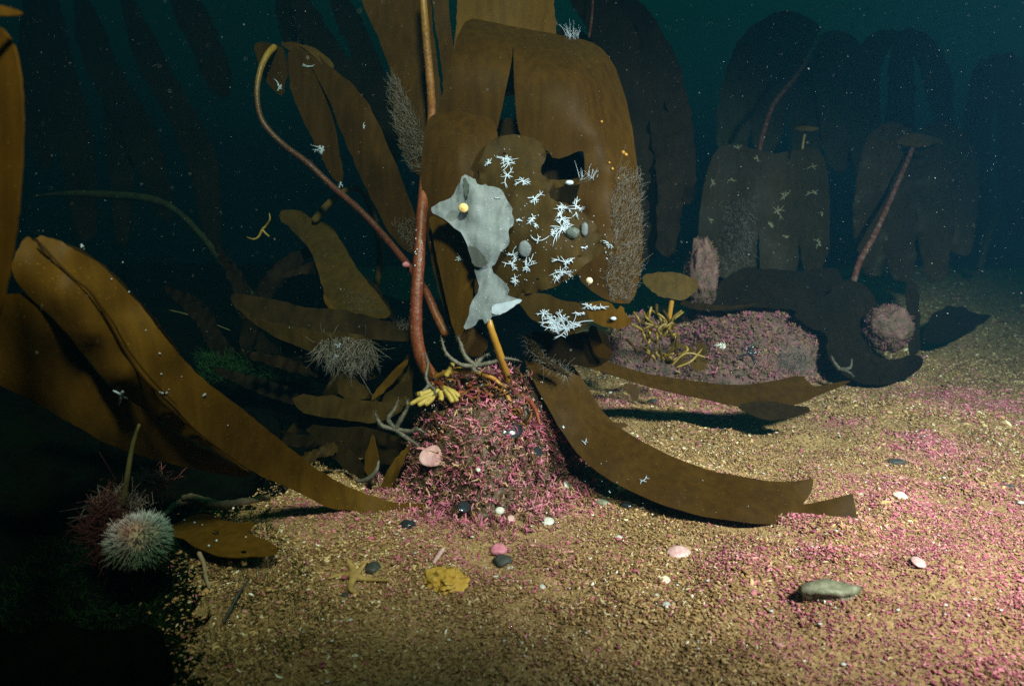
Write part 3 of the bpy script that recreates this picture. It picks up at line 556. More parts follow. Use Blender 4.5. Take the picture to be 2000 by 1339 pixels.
# grey encrusting membrane, three pieces
G1 = sheet('grey_membrane', [(838, 412, 1.375), (848, 401, 1.374), (864, 395, 1.37), (885, 382, 1.366), (896, 360, 1.36), (904, 338, 1.355), (926, 346, 1.352), (934, 362, 1.355), (945, 359, 1.36), (957, 363, 1.362), (975, 369, 1.365), (986, 377, 1.366), (988, 392, 1.362), (998, 404, 1.362), (1001, 420, 1.36), (1003, 438, 1.36), (992, 450, 1.357), (995, 465, 1.356), (990, 482, 1.356), (975, 496, 1.356), (970, 512, 1.358), (958, 526, 1.360), (976, 545, 1.355), (994, 560, 1.353), (990, 578, 1.348), (1016, 583, 1.336), (1018, 589, 1.336), (992, 606, 1.342), (964, 616, 1.345), (955, 621, 1.345), (949, 634, 1.347), (940, 620, 1.346), (924, 638, 1.352), (904, 644, 1.362), (914, 622, 1.356), (921, 592, 1.36), (936, 566, 1.364), (930, 535, 1.364), (920, 505, 1.360), (913, 482, 1.357), (905, 456, 1.362), (881, 441, 1.37), (863, 424, 1.372)], M['grey'], K3,
    ctrl=[(900, 400, 1.374), (880, 415, 1.374), (912, 375, 1.366), (926, 385, 1.334), (927, 420, 1.332), (932, 460, 1.338), (910, 430, 1.370), (945, 430, 1.360), (965, 410, 1.362), (960, 460, 1.36), (942, 400, 1.356), (945, 495, 1.352), (950, 545, 1.350), (965, 575, 1.346), (940, 595, 1.352)], ripple=.0025, rl=33, jit=1.2, smooth=1, res=7, ruff=.004)
sheet('membrane_fold', [(912, 474, 1.345), (935, 487, 1.342), (955, 512, 1.346), (944, 524, 1.350), (924, 520, 1.352), (918, 500, 1.350)], M['greyd'], K3, ripple=.001, res=8)
sheet('membrane_fold', [(904, 342, 1.345), (914, 352, 1.342), (916, 372, 1.344), (909, 388, 1.350), (905, 366, 1.348)], M['greyg'], K3, ripple=.001, res=8)
G4 = sheet('grey_membrane', [(958, 596, 1.345), (985, 590, 1.335), (1018, 583, 1.325), (1020, 588, 1.325), (1004, 598, 1.33), (985, 612, 1.34), (962, 616, 1.345)], M['white'], K3, ripple=.001, res=8, jit=.5, bulge=.004, bw=8)
for q in [(953, 318, 9, 8), (985, 310, 15, 7), (993, 318, 14, 8), (990, 342, 16, 9), (1022, 354, 15, 7), (1045, 388, 19, 8), (1040, 427, 15, 9), (1048, 440, 8, 6), (1096, 405, 16, 10), (1098, 428, 16, 9), (1098, 447, 22, 12), (1125, 402, 22, 6), (1012, 430, 9, 6), (985, 432, 8, 5), (1082, 452, 10, 5), (968, 492, 14, 7), (1003, 497, 20, 9), (1000, 515, 14, 7), (1028, 520, 20, 8), (1050, 470, 14, 5), (1105, 512, 18, 8), (1115, 508, 12, 7), (1098, 532, 20, 10), (1088, 542, 12, 7), (1110, 538, 10, 6), (1005, 548, 13, 10), (1190, 477, 9, 7), (1182, 488, 6, 4), (1142, 484, 8, 4)]:
    star(T1, q[0], q[1], q[2], q[3], 2, 1.5)
for q in [(1062, 612, 17, 9), (1080, 630, 22, 12), (1098, 622, 20, 11), (1105, 640, 24, 14), (1088, 640, 20, 12), (1075, 622, 18, 10), (1118, 635, 18, 8), (1130, 612, 12, 5)]:
    star(T2, q[0], q[1], q[2], q[3], 3, 1.7, squash=.75)
star(T3, 1148, 597, 14, 8, 4, 1.6); star(T3, 1172, 600, 16, 9, 5, 1.4, squash=.5)
star(G1, 968, 386, 10, 3, 1, 1.2, squash=.3)
dots(T1, [(random.uniform(1000, 1190), random.uniform(400, 560)) for _ in range(95)] + [(random.uniform(960, 1060), random.uniform(290, 400)) for _ in range(14)], .95, M['white'])
dots(G1, [(random.uniform(925, 990), random.uniform(375, 510)) for _ in range(20)], .7, M['white'])
blob('pale_sac', T1.at(1118, 455, .006), (.013, .007, .012), M['greyg'], K3, .2, 3)
blob('pale_sac', T1.at(1142, 448, .005), (.007, .004, .014), M['grey'], K3, .1, 4)
blob('pale_sac', T1.at(1025, 486, .006), (.013, .006, .017), M['grey'], K3, .15, 5)
blob('pale_sac', T3.at(1198, 622, .004), (.006, .004, .004), M['white'], K3, .15, 6)
blob('pale_sac', T1.at(1112, 357, .006), (.009, .006, .005), M['white'], K3, .15, 7)
fuzz(T1, 30, [(1130, 345), (1166, 343), (1166, 352), (1130, 356)], .013, (.1, -1), .0005, .4, M['white'])

def cone_shell(name, label, c, r, h, mat, axis):
    """a ribbed limpet-like shell: cone with radial ribs"""
    axis = np.array(axis, float); axis /= np.linalg.norm(axis); a1 = np.cross(axis, [0.2, 0.5, 0.9]); a1 /= np.linalg.norm(a1); a2 = np.cross(axis, a1); n = 28; V = [c + axis * h]; fs = []
    rows = [(.25, .93), (.55, .66), (.85, .28), (1.0, 0.02), (.96, -.05)]
    for (rr, hh) in rows:
        for i in range(n):
            a = i / n * 2 * math.pi; q = rr * r * (1 + .06 * (i % 2)); V.append(c + a1 * q * math.cos(a) + a2 * q * math.sin(a) + axis * h * hh)
    fs += [[0, 1 + i, 1 + (i + 1) % n] for i in range(n)]
    for k_ in range(len(rows) - 1):
        for i in range(n): j = (i + 1) % n; fs.append([1 + k_ * n + i, 1 + (k_ + 1) * n + i, 1 + (k_ + 1) * n + j, 1 + k_ * n + j])
    l, s = faces_to(fs); return tag(link(name, (np.array(V), l, s, mat)), label, 'shell')
cone_shell('limpet_shell', 'golden ribbed cone shell stuck on the grey membrane', P(905, 406, 1.347), .0098, .0085, M['goldshell'], (.1, -.9, .35))
cone_shell('limpet_shell', 'tiny cream shell on dark blade below the white stars', P(1151, 548, 1.40), .007, .007, M['cream'], (.1, -.9, .3))

# ================================================================== DROOPING KELP, upper left
K2 = thing('kelp', 'drooping kelp at upper left, orange stipe arching into long hanging blades', 'kelp', P(872, 652, 1.52))
stalk('stipe', [(872, 655, 1.53), (852, 615, 1.54), (832, 570, 1.56), (800, 522, 1.60), (745, 455, 1.66), (700, 408, 1.68), (650, 365, 1.70), (600, 318, 1.70), (548, 278, 1.70), (512, 235, 1.69), (502, 185, 1.68), (508, 140, 1.68), (522, 108, 1.69), (538, 90, 1.71)], [9, 8.5, 8, 7, 6.5, 6.5, 6.5, 6.5, 6, 5.5, 5.2, 5.5, 6, 6.5], M['stipe_arch'], K2)
D1 = sheet('blade', [(493, 84, 1.74), (530, 82, 1.72), (560, 100, 1.70), (558, 175, 1.72), (548, 190, 1.73), (520, 160, 1.74), (503, 120, 1.75)], M['brown'], K2, ripple=.004)
D2 = sheet('blade', [(560, 90, 1.72), (600, 100, 1.70), (635, 150, 1.70), (655, 250, 1.71), (672, 345, 1.72), (660, 362, 1.73), (636, 325, 1.73), (600, 250, 1.73), (570, 190, 1.73), (563, 140, 1.73)], M['brown'], K2, ripple=.004)
D3 = sheet('blade', [(540, 80, 1.72), (580, 82, 1.72), (612, 98, 1.70), (650, 136, 1.68), (692, 165, 1.66), (735, 228, 1.64), (765, 300, 1.63), (792, 370, 1.62), (816, 430, 1.61), (830, 490, 1.60), (806, 500, 1.62), (765, 465, 1.64), (728, 395, 1.66), (694, 322, 1.67), (660, 245, 1.68), (640, 185, 1.69), (600, 118, 1.70), (565, 100, 1.71)], M['brown'], K2, ctrl=[(700, 230, 1.63), (740, 320, 1.61)], ripple=.004)
sheet('blade', [(580, 84, 1.71), (620, 95, 1.70), (655, 128, 1.69), (648, 138, 1.685), (612, 112, 1.70)], M['olive'], K2, ripple=.002, res=8)
star(D2, 628, 290, 14, 10, 1, 1.6); star(D1, 545, 170, 8, 6, 2, 2); star(D2, 605, 130, 10, 4, 3, 1.5); star(D3, 710, 243, 8, 3, 3, 1.1); star(D2, 665, 360, 8, 5, 4, 1.2)
fuzz(D3, 320, [(765, 440), (812, 430), (828, 492), (800, 496)], .009, (.2, -.8), .00035, .6)
blob('pink_spot', P(793, 517, 1.575), (.009, .006, .007), M['pinkcrust'], K2, .1, 2)

# ================================================================== small bent kelp, left of centre
K4 = thing('kelp', 'small olive kelp with hooked stipe and hanging blade left of the red stipe', 'kelp', P(735, 560, 1.9))
stalk('stipe', [(733, 570, 1.9), (742, 520, 1.9), (738, 460, 1.89), (722, 400, 1.87), (700, 368, 1.86), (670, 375, 1.85), (640, 400, 1.85), (612, 434, 1.86)], [6, 6, 6, 6, 6, 6, 7, 8], M['brownstem'], K4)
E1 = sheet('blade', [(535, 415, 1.92), (575, 405, 1.91), (610, 428, 1.86), (650, 440, 1.86), (672, 480, 1.82), (700, 530, 1.76), (735, 570, 1.70), (770, 615, 1.64), (740, 625, 1.64), (690, 610, 1.66), (652, 612, 1.68), (636, 590, 1.70), (626, 545, 1.76), (610, 490, 1.82), (580, 460, 1.88)], M['olive'], K4, ripple=.005, bulge=.02)
fuzz(E1, 240, [(660, 560), (720, 570), (755, 610), (680, 606)], .004, (.4, .2), .0004, .6)
sheet('blade_edge', [(630, 570, 1.69), (640, 585, 1.675), (660, 606, 1.67), (648, 612, 1.672), (634, 592, 1.68)], M['amber'], K4, res=8, ripple=.001)

# ================================================================== fallen blades between the left fronds and the mound
K5 = thing('kelp', 'fallen brown frond lying level, grey hydroid tuft on its end, left of the mound', 'kelp', P(800, 650, 1.55))
H1 = sheet('blade', [(446, 568, 1.62), (520, 582, 1.62), (600, 600, 1.62), (680, 605, 1.60), (760, 628, 1.58), (815, 640, 1.56), (812, 668, 1.56), (740, 664, 1.57), (650, 655, 1.58), (560, 640, 1.60), (500, 622, 1.61), (458, 604, 1.62)], M['dark'], K5, ripple=.006, ruff=.006)
H2 = sheet('blade', [(455, 590, 1.62), (500, 622, 1.60), (580, 640, 1.58), (640, 648, 1.56), (720, 655, 1.55), (740, 690, 1.54), (730, 720, 1.55), (670, 712, 1.56), (610, 690, 1.58), (540, 660, 1.60), (485, 626, 1.61)], M['old'], K5, ripple=.005, ruff=.006)
fuzz(H2, 520, [(612, 668), (650, 655), (725, 660), (738, 700), (715, 720), (650, 715), (618, 690)], .030, (.15, .5), .0006, .75)
fuzz(H1, 60, [(770, 632), (812, 640), (805, 650), (775, 645)], .016, (.6, -.7), .0005, .3)
star(H2, 662, 675, 9, 6, 3, 2.2); star(H2, 655, 696, 9, 5, 5, 1.8)
sheet('blade', [(540, 660, 1.70), (610, 690, 1.68), (650, 720, 1.66), (660, 760, 1.66), (600, 740, 1.70), (560, 700, 1.72)], M['dim'], K5, ripple=.004)
K6 = thing('kelp', 'torn brown frond with a bright V shaped edge, wedged left of the mound', 'kelp', P(800, 770, 1.52))
sheet('blade', [(655, 735, 1.56), (700, 748, 1.55), (728, 765, 1.54), (720, 782, 1.54), (660, 775, 1.56)], M['old'], K6, smooth=1, jit=2.2, ruff=.008)
sheet('blade', [(796, 698, 1.50), (801, 704, 1.50), (770, 745, 1.50), (735, 780, 1.51), (720, 778, 1.52), (745, 748, 1.52)], M['amber'], K6, res=9)
sheet('blade', [(740, 780, 1.52), (775, 735, 1.52), (805, 705, 1.52), (806, 790, 1.51), (770, 800, 1.52)], M['old'], K6, smooth=1, jit=2.2, ruff=.008)
sheet('blade', [(570, 765, 1.58), (640, 772, 1.56), (720, 780, 1.52), (790, 785, 1.50), (785, 808, 1.50), (730, 826, 1.50), (650, 815, 1.54), (580, 802, 1.58)], M['old'], K6, smooth=1, jit=2.2, ruff=.008)
sheet('blade', [(590, 830, 1.56), (660, 832, 1.52), (720, 835, 1.48), (770, 850, 1.46), (800, 868, 1.45), (790, 910, 1.44), (740, 905, 1.46), (660, 880, 1.50), (620, 860, 1.54)], M['dark'], K6, smooth=1, jit=2.2, ruff=.008)
sheet('blade', [(640, 845, 1.50), (690, 880, 1.46), (730, 935, 1.42), (715, 945, 1.42), (660, 905, 1.47), (610, 850, 1.53)], M['dark'], K6, ripple=.004)
sheet('torn_tip', [(727, 843, 1.42), (733, 862, 1.42), (738, 890, 1.41), (735, 925, 1.41), (714, 930, 1.42), (711, 885, 1.43), (722, 868, 1.43)], M['amber'], K6, res=8, smooth=1)
sheet('torn_tip', [(775, 890, 1.40), (800, 866, 1.40), (803, 872, 1.40), (785, 905, 1.40), (765, 960, 1.40), (740, 965, 1.41), (752, 925, 1.41)], M['amber'], K6, res=9)

# ================================================================== big amber fronds, left foreground
K7 = thing('kelp', 'large amber kelp sweeping from the left edge down to the gravel', 'kelp', P(-60, 640, .85))
F3 = sheet('blade', [(-90, 600, .87), (-30, 590, .865), (20, 572, .862), (45, 572, .866), (80, 600, .876), (126, 645, .894), (170, 704, .922), (212, 752, .955), (300, 816, 1.012), (352, 850, 1.05), (420, 890, 1.12), (500, 925, 1.18), (470, 935, 1.18), (380, 915, 1.12), (290, 895, 1.06), (200, 862, 1.00), (120, 815, .96), (50, 775, .93), (0, 752, .92), (-90, 720, .90)], M['amber'], K7, ripple=.010, rl=120, bulge=.02, bw=40, res=16)
F1 = sheet('blade', [(52, 456, .86), (66, 470, .86), (90, 498, .86), (134, 540, .87), (176, 576, .88), (212, 632, .90), (243, 690, .92), (282, 744, .94), (334, 794, .98), (380, 842, 1.03), (458, 902, 1.10), (500, 930, 1.15), (455, 905, 1.12), (404, 872, 1.08), (333, 836, 1.03), (298, 812, 1.00), (242, 774, .96), (210, 748, .94), (168, 698, .91), (123, 638, .88), (63, 586, .86), (20, 536, .85), (28, 500, .85)], M['amber'], K7, ctrl=[(110, 570, .852), (180, 650, .872), (240, 735, .908), (330, 815, .965), (390, 862, 1.03)], ripple=.006, rl=110, res=14)
F2 = sheet('blade', [(66, 460, .875), (100, 463, .88), (128, 476, .89), (160, 495, .90), (198, 515, .92), (246, 567, .94), (291, 612, .96), (333, 676, .98), (404, 746, 1.03), (456, 785, 1.07), (526, 841, 1.14), (597, 900, 1.22), (660, 942, 1.28), (740, 975, gd(740, 975, .02)), (800, 984, gd(800, 984, .015)), (850, 986, gd(850, 986, .012)), (800, 996, gd(800, 996, .008)), (720, 1003, gd(720, 1003, .008)), (635, 990, gd(635, 990, .02)), (565, 952, 1.24), (500, 926, 1.17), (456, 898, 1.11), (379, 838, 1.035), (333, 790, .985), (281, 741, .945), (242, 687, .925), (210, 629, .90), (175, 573, .885), (133, 537, .875), (88, 494, .87)], M['amber'], K7,
           ctrl=[(150, 530, .90), (230, 610, .945), (330, 730, .995), (420, 820, 1.06), (500, 880, 1.14)], ripple=.006, rl=110, res=14)
# raised crease along the fold
stalk('blade_rim', [(70, 466, .853), (134, 535, .862), (176, 570, .872), (212, 628, .892), (244, 686, .912), (283, 741, .934), (335, 790, .972), (381, 839, 1.022), (458, 898, 1.09)], [2, 2.3, 2.4, 2.4, 2.4, 2.2, 2, 1.8, 1.2], M['brown'], K7, 0, 6)
stalk('blade_rim', [(180, 575, .885), (218, 625, .90), (252, 685, .92), (300, 745, .945), (345, 790, .975)], [1.4, 1.8, 1.8, 1.6, 1.0], M['brown'], K7, 0, 6)
star(F1, 237, 774, 11, 6, 3, 3.0); star(F2, 398, 771, 5, 3, 3, 1.2); star(F2, 322, 768, 8, 3, 8, 1.2, squash=.6); star(F2, 160, 480, 5, 4, 8, 1.5)
dots(F2, [(240, 512), (218, 545), (252, 570), (285, 645), (312, 690), (315, 730), (355, 735), (330, 760), (445, 830)], 1.0, M['white'])
K8 = thing('kelp', 'bright amber blade standing upright against the left edge', 'kelp', P(-40, 620, .62))
sheet('blade', [(-40, 40, .64), (-15, 48, .63), (6, 56, .62), (26, 84, .615), (38, 130, .61), (45, 220, .61), (42, 330, .61), (33, 430, .61), (20, 520, .615), (0, 610, .62), (-20, 650, .63), (-40, 650, .64)], M['amber'], K8, bulge=.01, bw=30, ripple=.003, jit=.5, res=16)
sheet('blade_tip', [(-60, 2, .60), (-10, 8, .60), (26, 16, .60), (52, 28, .60), (20, 31, .60), (-60, 28, .60)], M['amber'], K8, res=9, jit=.3, ripple=.001)
sheet('blade', [(30, 500, .97), (60, 460, .99), (150, 480, 1.0), (230, 540, 1.02), (300, 620, 1.05), (360, 700, 1.1), (300, 720, 1.1), (200, 640, 1.05), (100, 560, 1.0)], M['dark'], K7, ripple=.01)

# dim plants of the left gloom
o = stalk('kelp_stipe', [(60, 384, 2.06), (126, 378, 2.05), (200, 380, 2.05), (290, 388, 2.03), (345, 412, 2.02), (398, 465, 2.0), (445, 525, 1.98), (490, 575, 1.96), (560, 660, 1.9)], [1, 5, 8, 8, 6, 6, 7, 8, 7], M['rockstem']); tag(o, 'mossy bare stipe arching across the dark left water', 'kelp')
o = stalk('kelp_stipe', [(272, 828, .98), (258, 875, .99), (248, 935, 1.0), (240, 990, 1.02)], [3, 4, 5, 5.5], M['olivestem']); tag(o, 'thin brown stalk rising behind the sea urchin', 'kelp')
o = stalk('weed_strand', [(330, 605, 1.9), (380, 618, 1.9), (450, 645, 1.88)], [1.2, 1.6, 1.0], M['olivestem'], sides=6); tag(o, 'fine pale weed strand in the dark left of the fallen frond', 'weed')
W1 = thing('drifting_weed', 'little yellow green forked weed drifting in dark water', 'weed', P(513, 450, 1.7))
for pts in [[(512, 448, 1.7), (520, 440, 1.7), (527, 428, 1.69), (526, 416, 1.69)], [(512, 448, 1.7), (518, 455, 1.7), (526, 462, 1.7)], [(512, 448, 1.7), (505, 462, 1.7), (495, 467, 1.69), (482, 463, 1.69)]]:
    stalk('weed_branch', pts, [2.8, 2.2, 1.8, 1.2][:len(pts)], M['wrack'], W1, 0, 6)
def dim_kelp(label, outlines, stem=None, mat='dim', stemmat='olivestem', base=None, rip=.01):
    r = thing('kelp', label, 'kelp', base if base is not None else P(*outlines[0][-1]))
    S = [sheet('blade', ol, M[mat], r, ripple=rip, res=18, rl=70, bulge=.02) for ol in outlines]
    if stem: stalk('stipe', stem[0], stem[1], M[stemmat], r)
    return r, S
def strap(cl, wd, d):
    q = crom(np.array([(x, y, d) for x, y in cl]), 4); t = np.gradient(q[:, :2], axis=0); t /= np.linalg.norm(t, axis=1, keepdims=True) + 1e-9
    n_ = np.stack([-t[:, 1], t[:, 0]], 1); u = np.linspace(0, 1, len(q)); w_ = wd * (.30 + .70 * np.minimum(1, u * 3.5)) * (1 - .55 * np.clip((u - .65) / .35, 0, 1) ** 2) * (1 + .08 * np.sin(u * 13 + wd))
    a = q[:, :2] + n_ * w_[:, None] / 2; b_ = q[:, :2] - n_ * w_[:, None] / 2; dz = d + .05 * np.sin(u * 4 + wd)
    return [(x, y, z) for (x, y), z in zip(a, dz)] + [(x, y, z) for (x, y), z in zip(b_[::-1], dz[::-1])]
def droop(label, base, d, straps, stem=None, mat='dim', stemmat='duskstipe'):
    r = thing('kelp', label, 'kelp', P(base[0], base[1], d))
    for k_, (cl, wd) in enumerate(straps): sheet('blade', strap(cl, wd, d + .05 * (k_ % 3)), M[mat], r, ripple=.02, res=16, rl=80, ruff=.012, jit=1.4)
    if stem: stalk('stipe', stem[0], stem[1], M[stemmat], r)
    return r
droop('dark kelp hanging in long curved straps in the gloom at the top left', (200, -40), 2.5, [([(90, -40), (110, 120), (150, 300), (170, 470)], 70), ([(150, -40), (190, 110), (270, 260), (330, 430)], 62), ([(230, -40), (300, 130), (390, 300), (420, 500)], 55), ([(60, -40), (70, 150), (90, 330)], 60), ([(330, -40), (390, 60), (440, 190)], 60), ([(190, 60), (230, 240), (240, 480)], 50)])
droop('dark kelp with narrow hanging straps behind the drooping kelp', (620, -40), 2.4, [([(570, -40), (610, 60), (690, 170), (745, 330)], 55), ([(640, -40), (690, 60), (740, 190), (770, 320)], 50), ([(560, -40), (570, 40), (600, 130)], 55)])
droop('tall dark kelp with arching straps behind the central folded blade', (1160, -40), 2.2, [([(1090, -40), (1180, 40), (1240, 180), (1262, 350), (1262, 510)], 80), ([(1150, -40), (1240, 30), (1290, 170), (1310, 340), (1300, 500)], 64), ([(1200, -40), (1280, 80), (1330, 230), (1345, 400)], 46), ([(1090, 60), (1150, 120), (1180, 240)], 70)],
      ([(1150, 75, 2.1), (1156, 30, 2.1), (1160, -60, 2.1)], [2.5, 2.5, 2.5]))
TG = thing('kelp', 'tangle of narrow dark brown ribbons in the shade left of the mound', 'kelp', P(700, 780, 1.62))
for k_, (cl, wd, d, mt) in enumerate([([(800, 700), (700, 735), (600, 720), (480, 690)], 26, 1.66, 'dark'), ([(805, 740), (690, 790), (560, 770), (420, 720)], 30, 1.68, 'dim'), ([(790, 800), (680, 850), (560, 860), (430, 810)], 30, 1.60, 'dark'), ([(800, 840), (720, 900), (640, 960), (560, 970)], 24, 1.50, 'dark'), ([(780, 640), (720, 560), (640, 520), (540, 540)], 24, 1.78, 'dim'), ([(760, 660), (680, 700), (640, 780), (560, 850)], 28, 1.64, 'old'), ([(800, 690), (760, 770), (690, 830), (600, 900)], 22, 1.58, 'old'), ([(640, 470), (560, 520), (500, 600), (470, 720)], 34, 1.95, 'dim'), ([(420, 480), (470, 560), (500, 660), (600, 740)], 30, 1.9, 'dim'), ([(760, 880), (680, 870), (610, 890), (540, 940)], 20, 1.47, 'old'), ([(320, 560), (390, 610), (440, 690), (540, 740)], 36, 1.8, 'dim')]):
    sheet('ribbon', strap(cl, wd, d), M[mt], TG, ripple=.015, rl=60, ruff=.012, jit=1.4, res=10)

# ================================================================== right background kelps
R1, S1 = dim_kelp('umbrella shaped kelp with pale mottles on its drooping lobes at right', [
    [(1395, 292, 2.66), (1432, 277, 2.64), (1470, 290, 2.62), (1510, 302, 2.60), (1560, 292, 2.62), (1590, 286, 2.64), (1612, 310, 2.66), (1618, 350, 2.66), (1622, 420, 2.66), (1618, 500, 2.64), (1590, 545, 2.6), (1566, 525, 2.58), (1562, 465, 2.58), (1559, 465, 2.58), (1559, 535, 2.56), (1530, 560, 2.55), (1484, 552, 2.58), (1482, 450, 2.60), (1479, 450, 2.60), (1477, 545, 2.58), (1410, 548, 2.58), (1362, 505, 2.62), (1364, 440, 2.64), (1374, 360, 2.66)]], None, 'oldolive')
S1 = S1 * 3
for q in [(0, 1392, 358, 14, 5), (0, 1388, 430, 8, 4), (1, 1530, 385, 14, 6), (1, 1518, 412, 16, 8), (1, 1505, 438, 10, 6), (2, 1590, 376, 10, 5), (1, 1478, 308, 9, 6), (2, 1588, 325, 12, 5), (0, 1440, 288, 7, 5), (2, 1600, 475, 10, 5), (1, 1535, 462, 9, 4), (2, 1606, 417, 6, 4), (0, 1428, 350, 8, 4)]:
    star(S1[q[0]], q[1], q[2], q[3], q[4], 6, 2.8, M['mottle'], name='pale_mottle')
fuzz(S1[0], 500, [(1410, 390), (1480, 380), (1470, 530), (1400, 530)], .02, (.1, .6), .0009, .6)
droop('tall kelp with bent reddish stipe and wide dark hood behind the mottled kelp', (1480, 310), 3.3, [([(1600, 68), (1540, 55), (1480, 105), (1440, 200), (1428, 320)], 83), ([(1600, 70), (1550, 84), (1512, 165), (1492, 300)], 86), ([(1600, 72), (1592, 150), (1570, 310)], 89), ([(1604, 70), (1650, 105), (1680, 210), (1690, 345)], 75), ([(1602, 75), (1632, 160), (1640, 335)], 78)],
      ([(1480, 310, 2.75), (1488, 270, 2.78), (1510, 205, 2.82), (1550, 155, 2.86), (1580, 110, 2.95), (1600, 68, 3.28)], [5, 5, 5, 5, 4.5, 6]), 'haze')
R3 = thing('kelp', 'tiny yellow kelp sprout with flat cap above the mottled kelp', 'kelp', P(1567, 292, 2.5))
stalk('stipe', [(1567, 292, 2.5), (1570, 270, 2.5), (1575, 252, 2.5)], [2.5, 2.5, 3.2], M['wrack'], R3, 0, 6)
sheet('blade', [(1548, 249, 2.5), (1575, 245, 2.46), (1606, 250, 2.5), (1590, 256, 2.46), (1562, 256, 2.46)], M['olive'], R3, res=7, jit=.3)
R4 = droop('kelp with red stipe leaning right and flat yellowish crown at far right', (1666, 552), 2.6, [([(1788, 276), (1745, 268), (1712, 330), (1700, 430), (1708, 540)], 72), ([(1788, 278), (1768, 300), (1758, 400), (1762, 550)], 78), ([(1788, 276), (1845, 270), (1880, 340), (1878, 500)], 70), ([(1790, 280), (1815, 300), (1824, 400), (1830, 550)], 81)],
      ([(1666, 552, 2.38), (1680, 508, 2.40), (1708, 458, 2.42), (1738, 392, 2.46), (1765, 330, 2.5), (1788, 276, 2.57)], [6, 6, 5.5, 5, 4.5, 5]), 'oldolive')
sheet('crown', [(1730, 268, 2.62), (1788, 258, 2.56), (1852, 272, 2.62), (1820, 284, 2.54), (1788, 287, 2.53), (1755, 283, 2.55)], M['olive'], R4, res=9)
o = stalk('kelp_stipe', [(1912, 528, 3.3), (1930, 462, 3.3), (1954, 392, 3.3), (1985, 300, 3.3), (2030, 180, 3.3)], [7, 6.5, 6, 6, 5], M['olivestem']); tag(o, 'bare pale stipe leaning at the right edge of the gravel bank', 'kelp')
o = stalk('kelp_stipe', [(1822, 500, 3.2), (1845, 430, 3.2), (1868, 360, 3.2), (1885, 310, 3.2)], [9, 9, 8, 6], M['olivestem']); tag(o, 'bare stipe half lost in blue haze beside the flat crowned kelp', 'kelp')
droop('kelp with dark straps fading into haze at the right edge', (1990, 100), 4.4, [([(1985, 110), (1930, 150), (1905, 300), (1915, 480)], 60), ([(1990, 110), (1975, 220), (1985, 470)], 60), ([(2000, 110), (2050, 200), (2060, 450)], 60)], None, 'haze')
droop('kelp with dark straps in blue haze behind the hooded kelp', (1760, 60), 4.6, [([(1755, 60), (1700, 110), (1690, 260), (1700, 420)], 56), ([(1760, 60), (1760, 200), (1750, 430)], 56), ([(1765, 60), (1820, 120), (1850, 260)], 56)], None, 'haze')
R7 = thing('kelp', 'small fan shaped kelp on a short yellow stipe behind the wrack tuft', 'kelp', P(1303, 645, 1.92))
stalk('stipe', [(1303, 650, 1.93), (1308, 612, 1.91), (1313, 580, 1.90)], [5, 5, 5], M['yellow'], R7, 0, 8)
sheet('blade', [(1250, 538, 1.93), (1290, 530, 1.92), (1340, 535, 1.92), (1366, 550, 1.92), (1360, 572, 1.90), (1330, 588, 1.89), (1313, 584, 1.885), (1290, 580, 1.89), (1262, 562, 1.91)], M['olive'], R7, bulge=.01, bw=15)
sheet('blade', [(1315, 585, 1.95), (1360, 590, 1.98), (1420, 598, 2.0), (1500, 590, 2.02), (1420, 606, 2.0), (1350, 606, 1.98)], M['dark'], R7)
dim_kelp('dark sagging frond sheeted over the gravel right of the reef mound', [
    [(1540, 610, 2.3), (1600, 590, 2.32), (1650, 540, 2.34), (1700, 560, 2.34), (1720, 610, 2.32), (1692, 640, 2.30), (1700, 690, 2.26), (1740, 705, 2.24), (1790, 690, 2.22), (1808, 702, 2.21), (1790, 730, gd(1790, 730, .02)), (1740, 752, gd(1740, 752, .02)), (1680, 750, gd(1680, 750, .02)), (1635, 725, 2.18), (1612, 690, 2.24), (1620, 650, 2.28), (1580, 640, 2.3)],
    [(1770, 540, 2.4), (1795, 560, 2.38), (1798, 690, 2.28), (1775, 700, 2.28), (1770, 620, 2.34)]], None, 'dim')
dim_kelp('dark leaf with ragged top lying on the greenish gravel bank', [[(1800, 668, 2.55), (1808, 632, 2.62), (1828, 604, 2.66), (1842, 606, 2.66), (1852, 592, 2.68), (1866, 600, 2.68), (1878, 596, 2.69), (1898, 612, 2.68), (1946, 614, 2.68), (1905, 640, 2.62), (1862, 662, 2.56), (1830, 672, 2.52)]], None, 'dim', rip=.005)
dim_kelp('low dark kelp tangle in front of the pinkish rock pillar', [[(1380, 570, 2.35), (1450, 520, 2.4), (1560, 530, 2.45), (1640, 520, 2.45), (1660, 590, 2.4), (1600, 610, 2.35), (1480, 600, 2.32), (1400, 610, 2.3)]], None, 'dim')

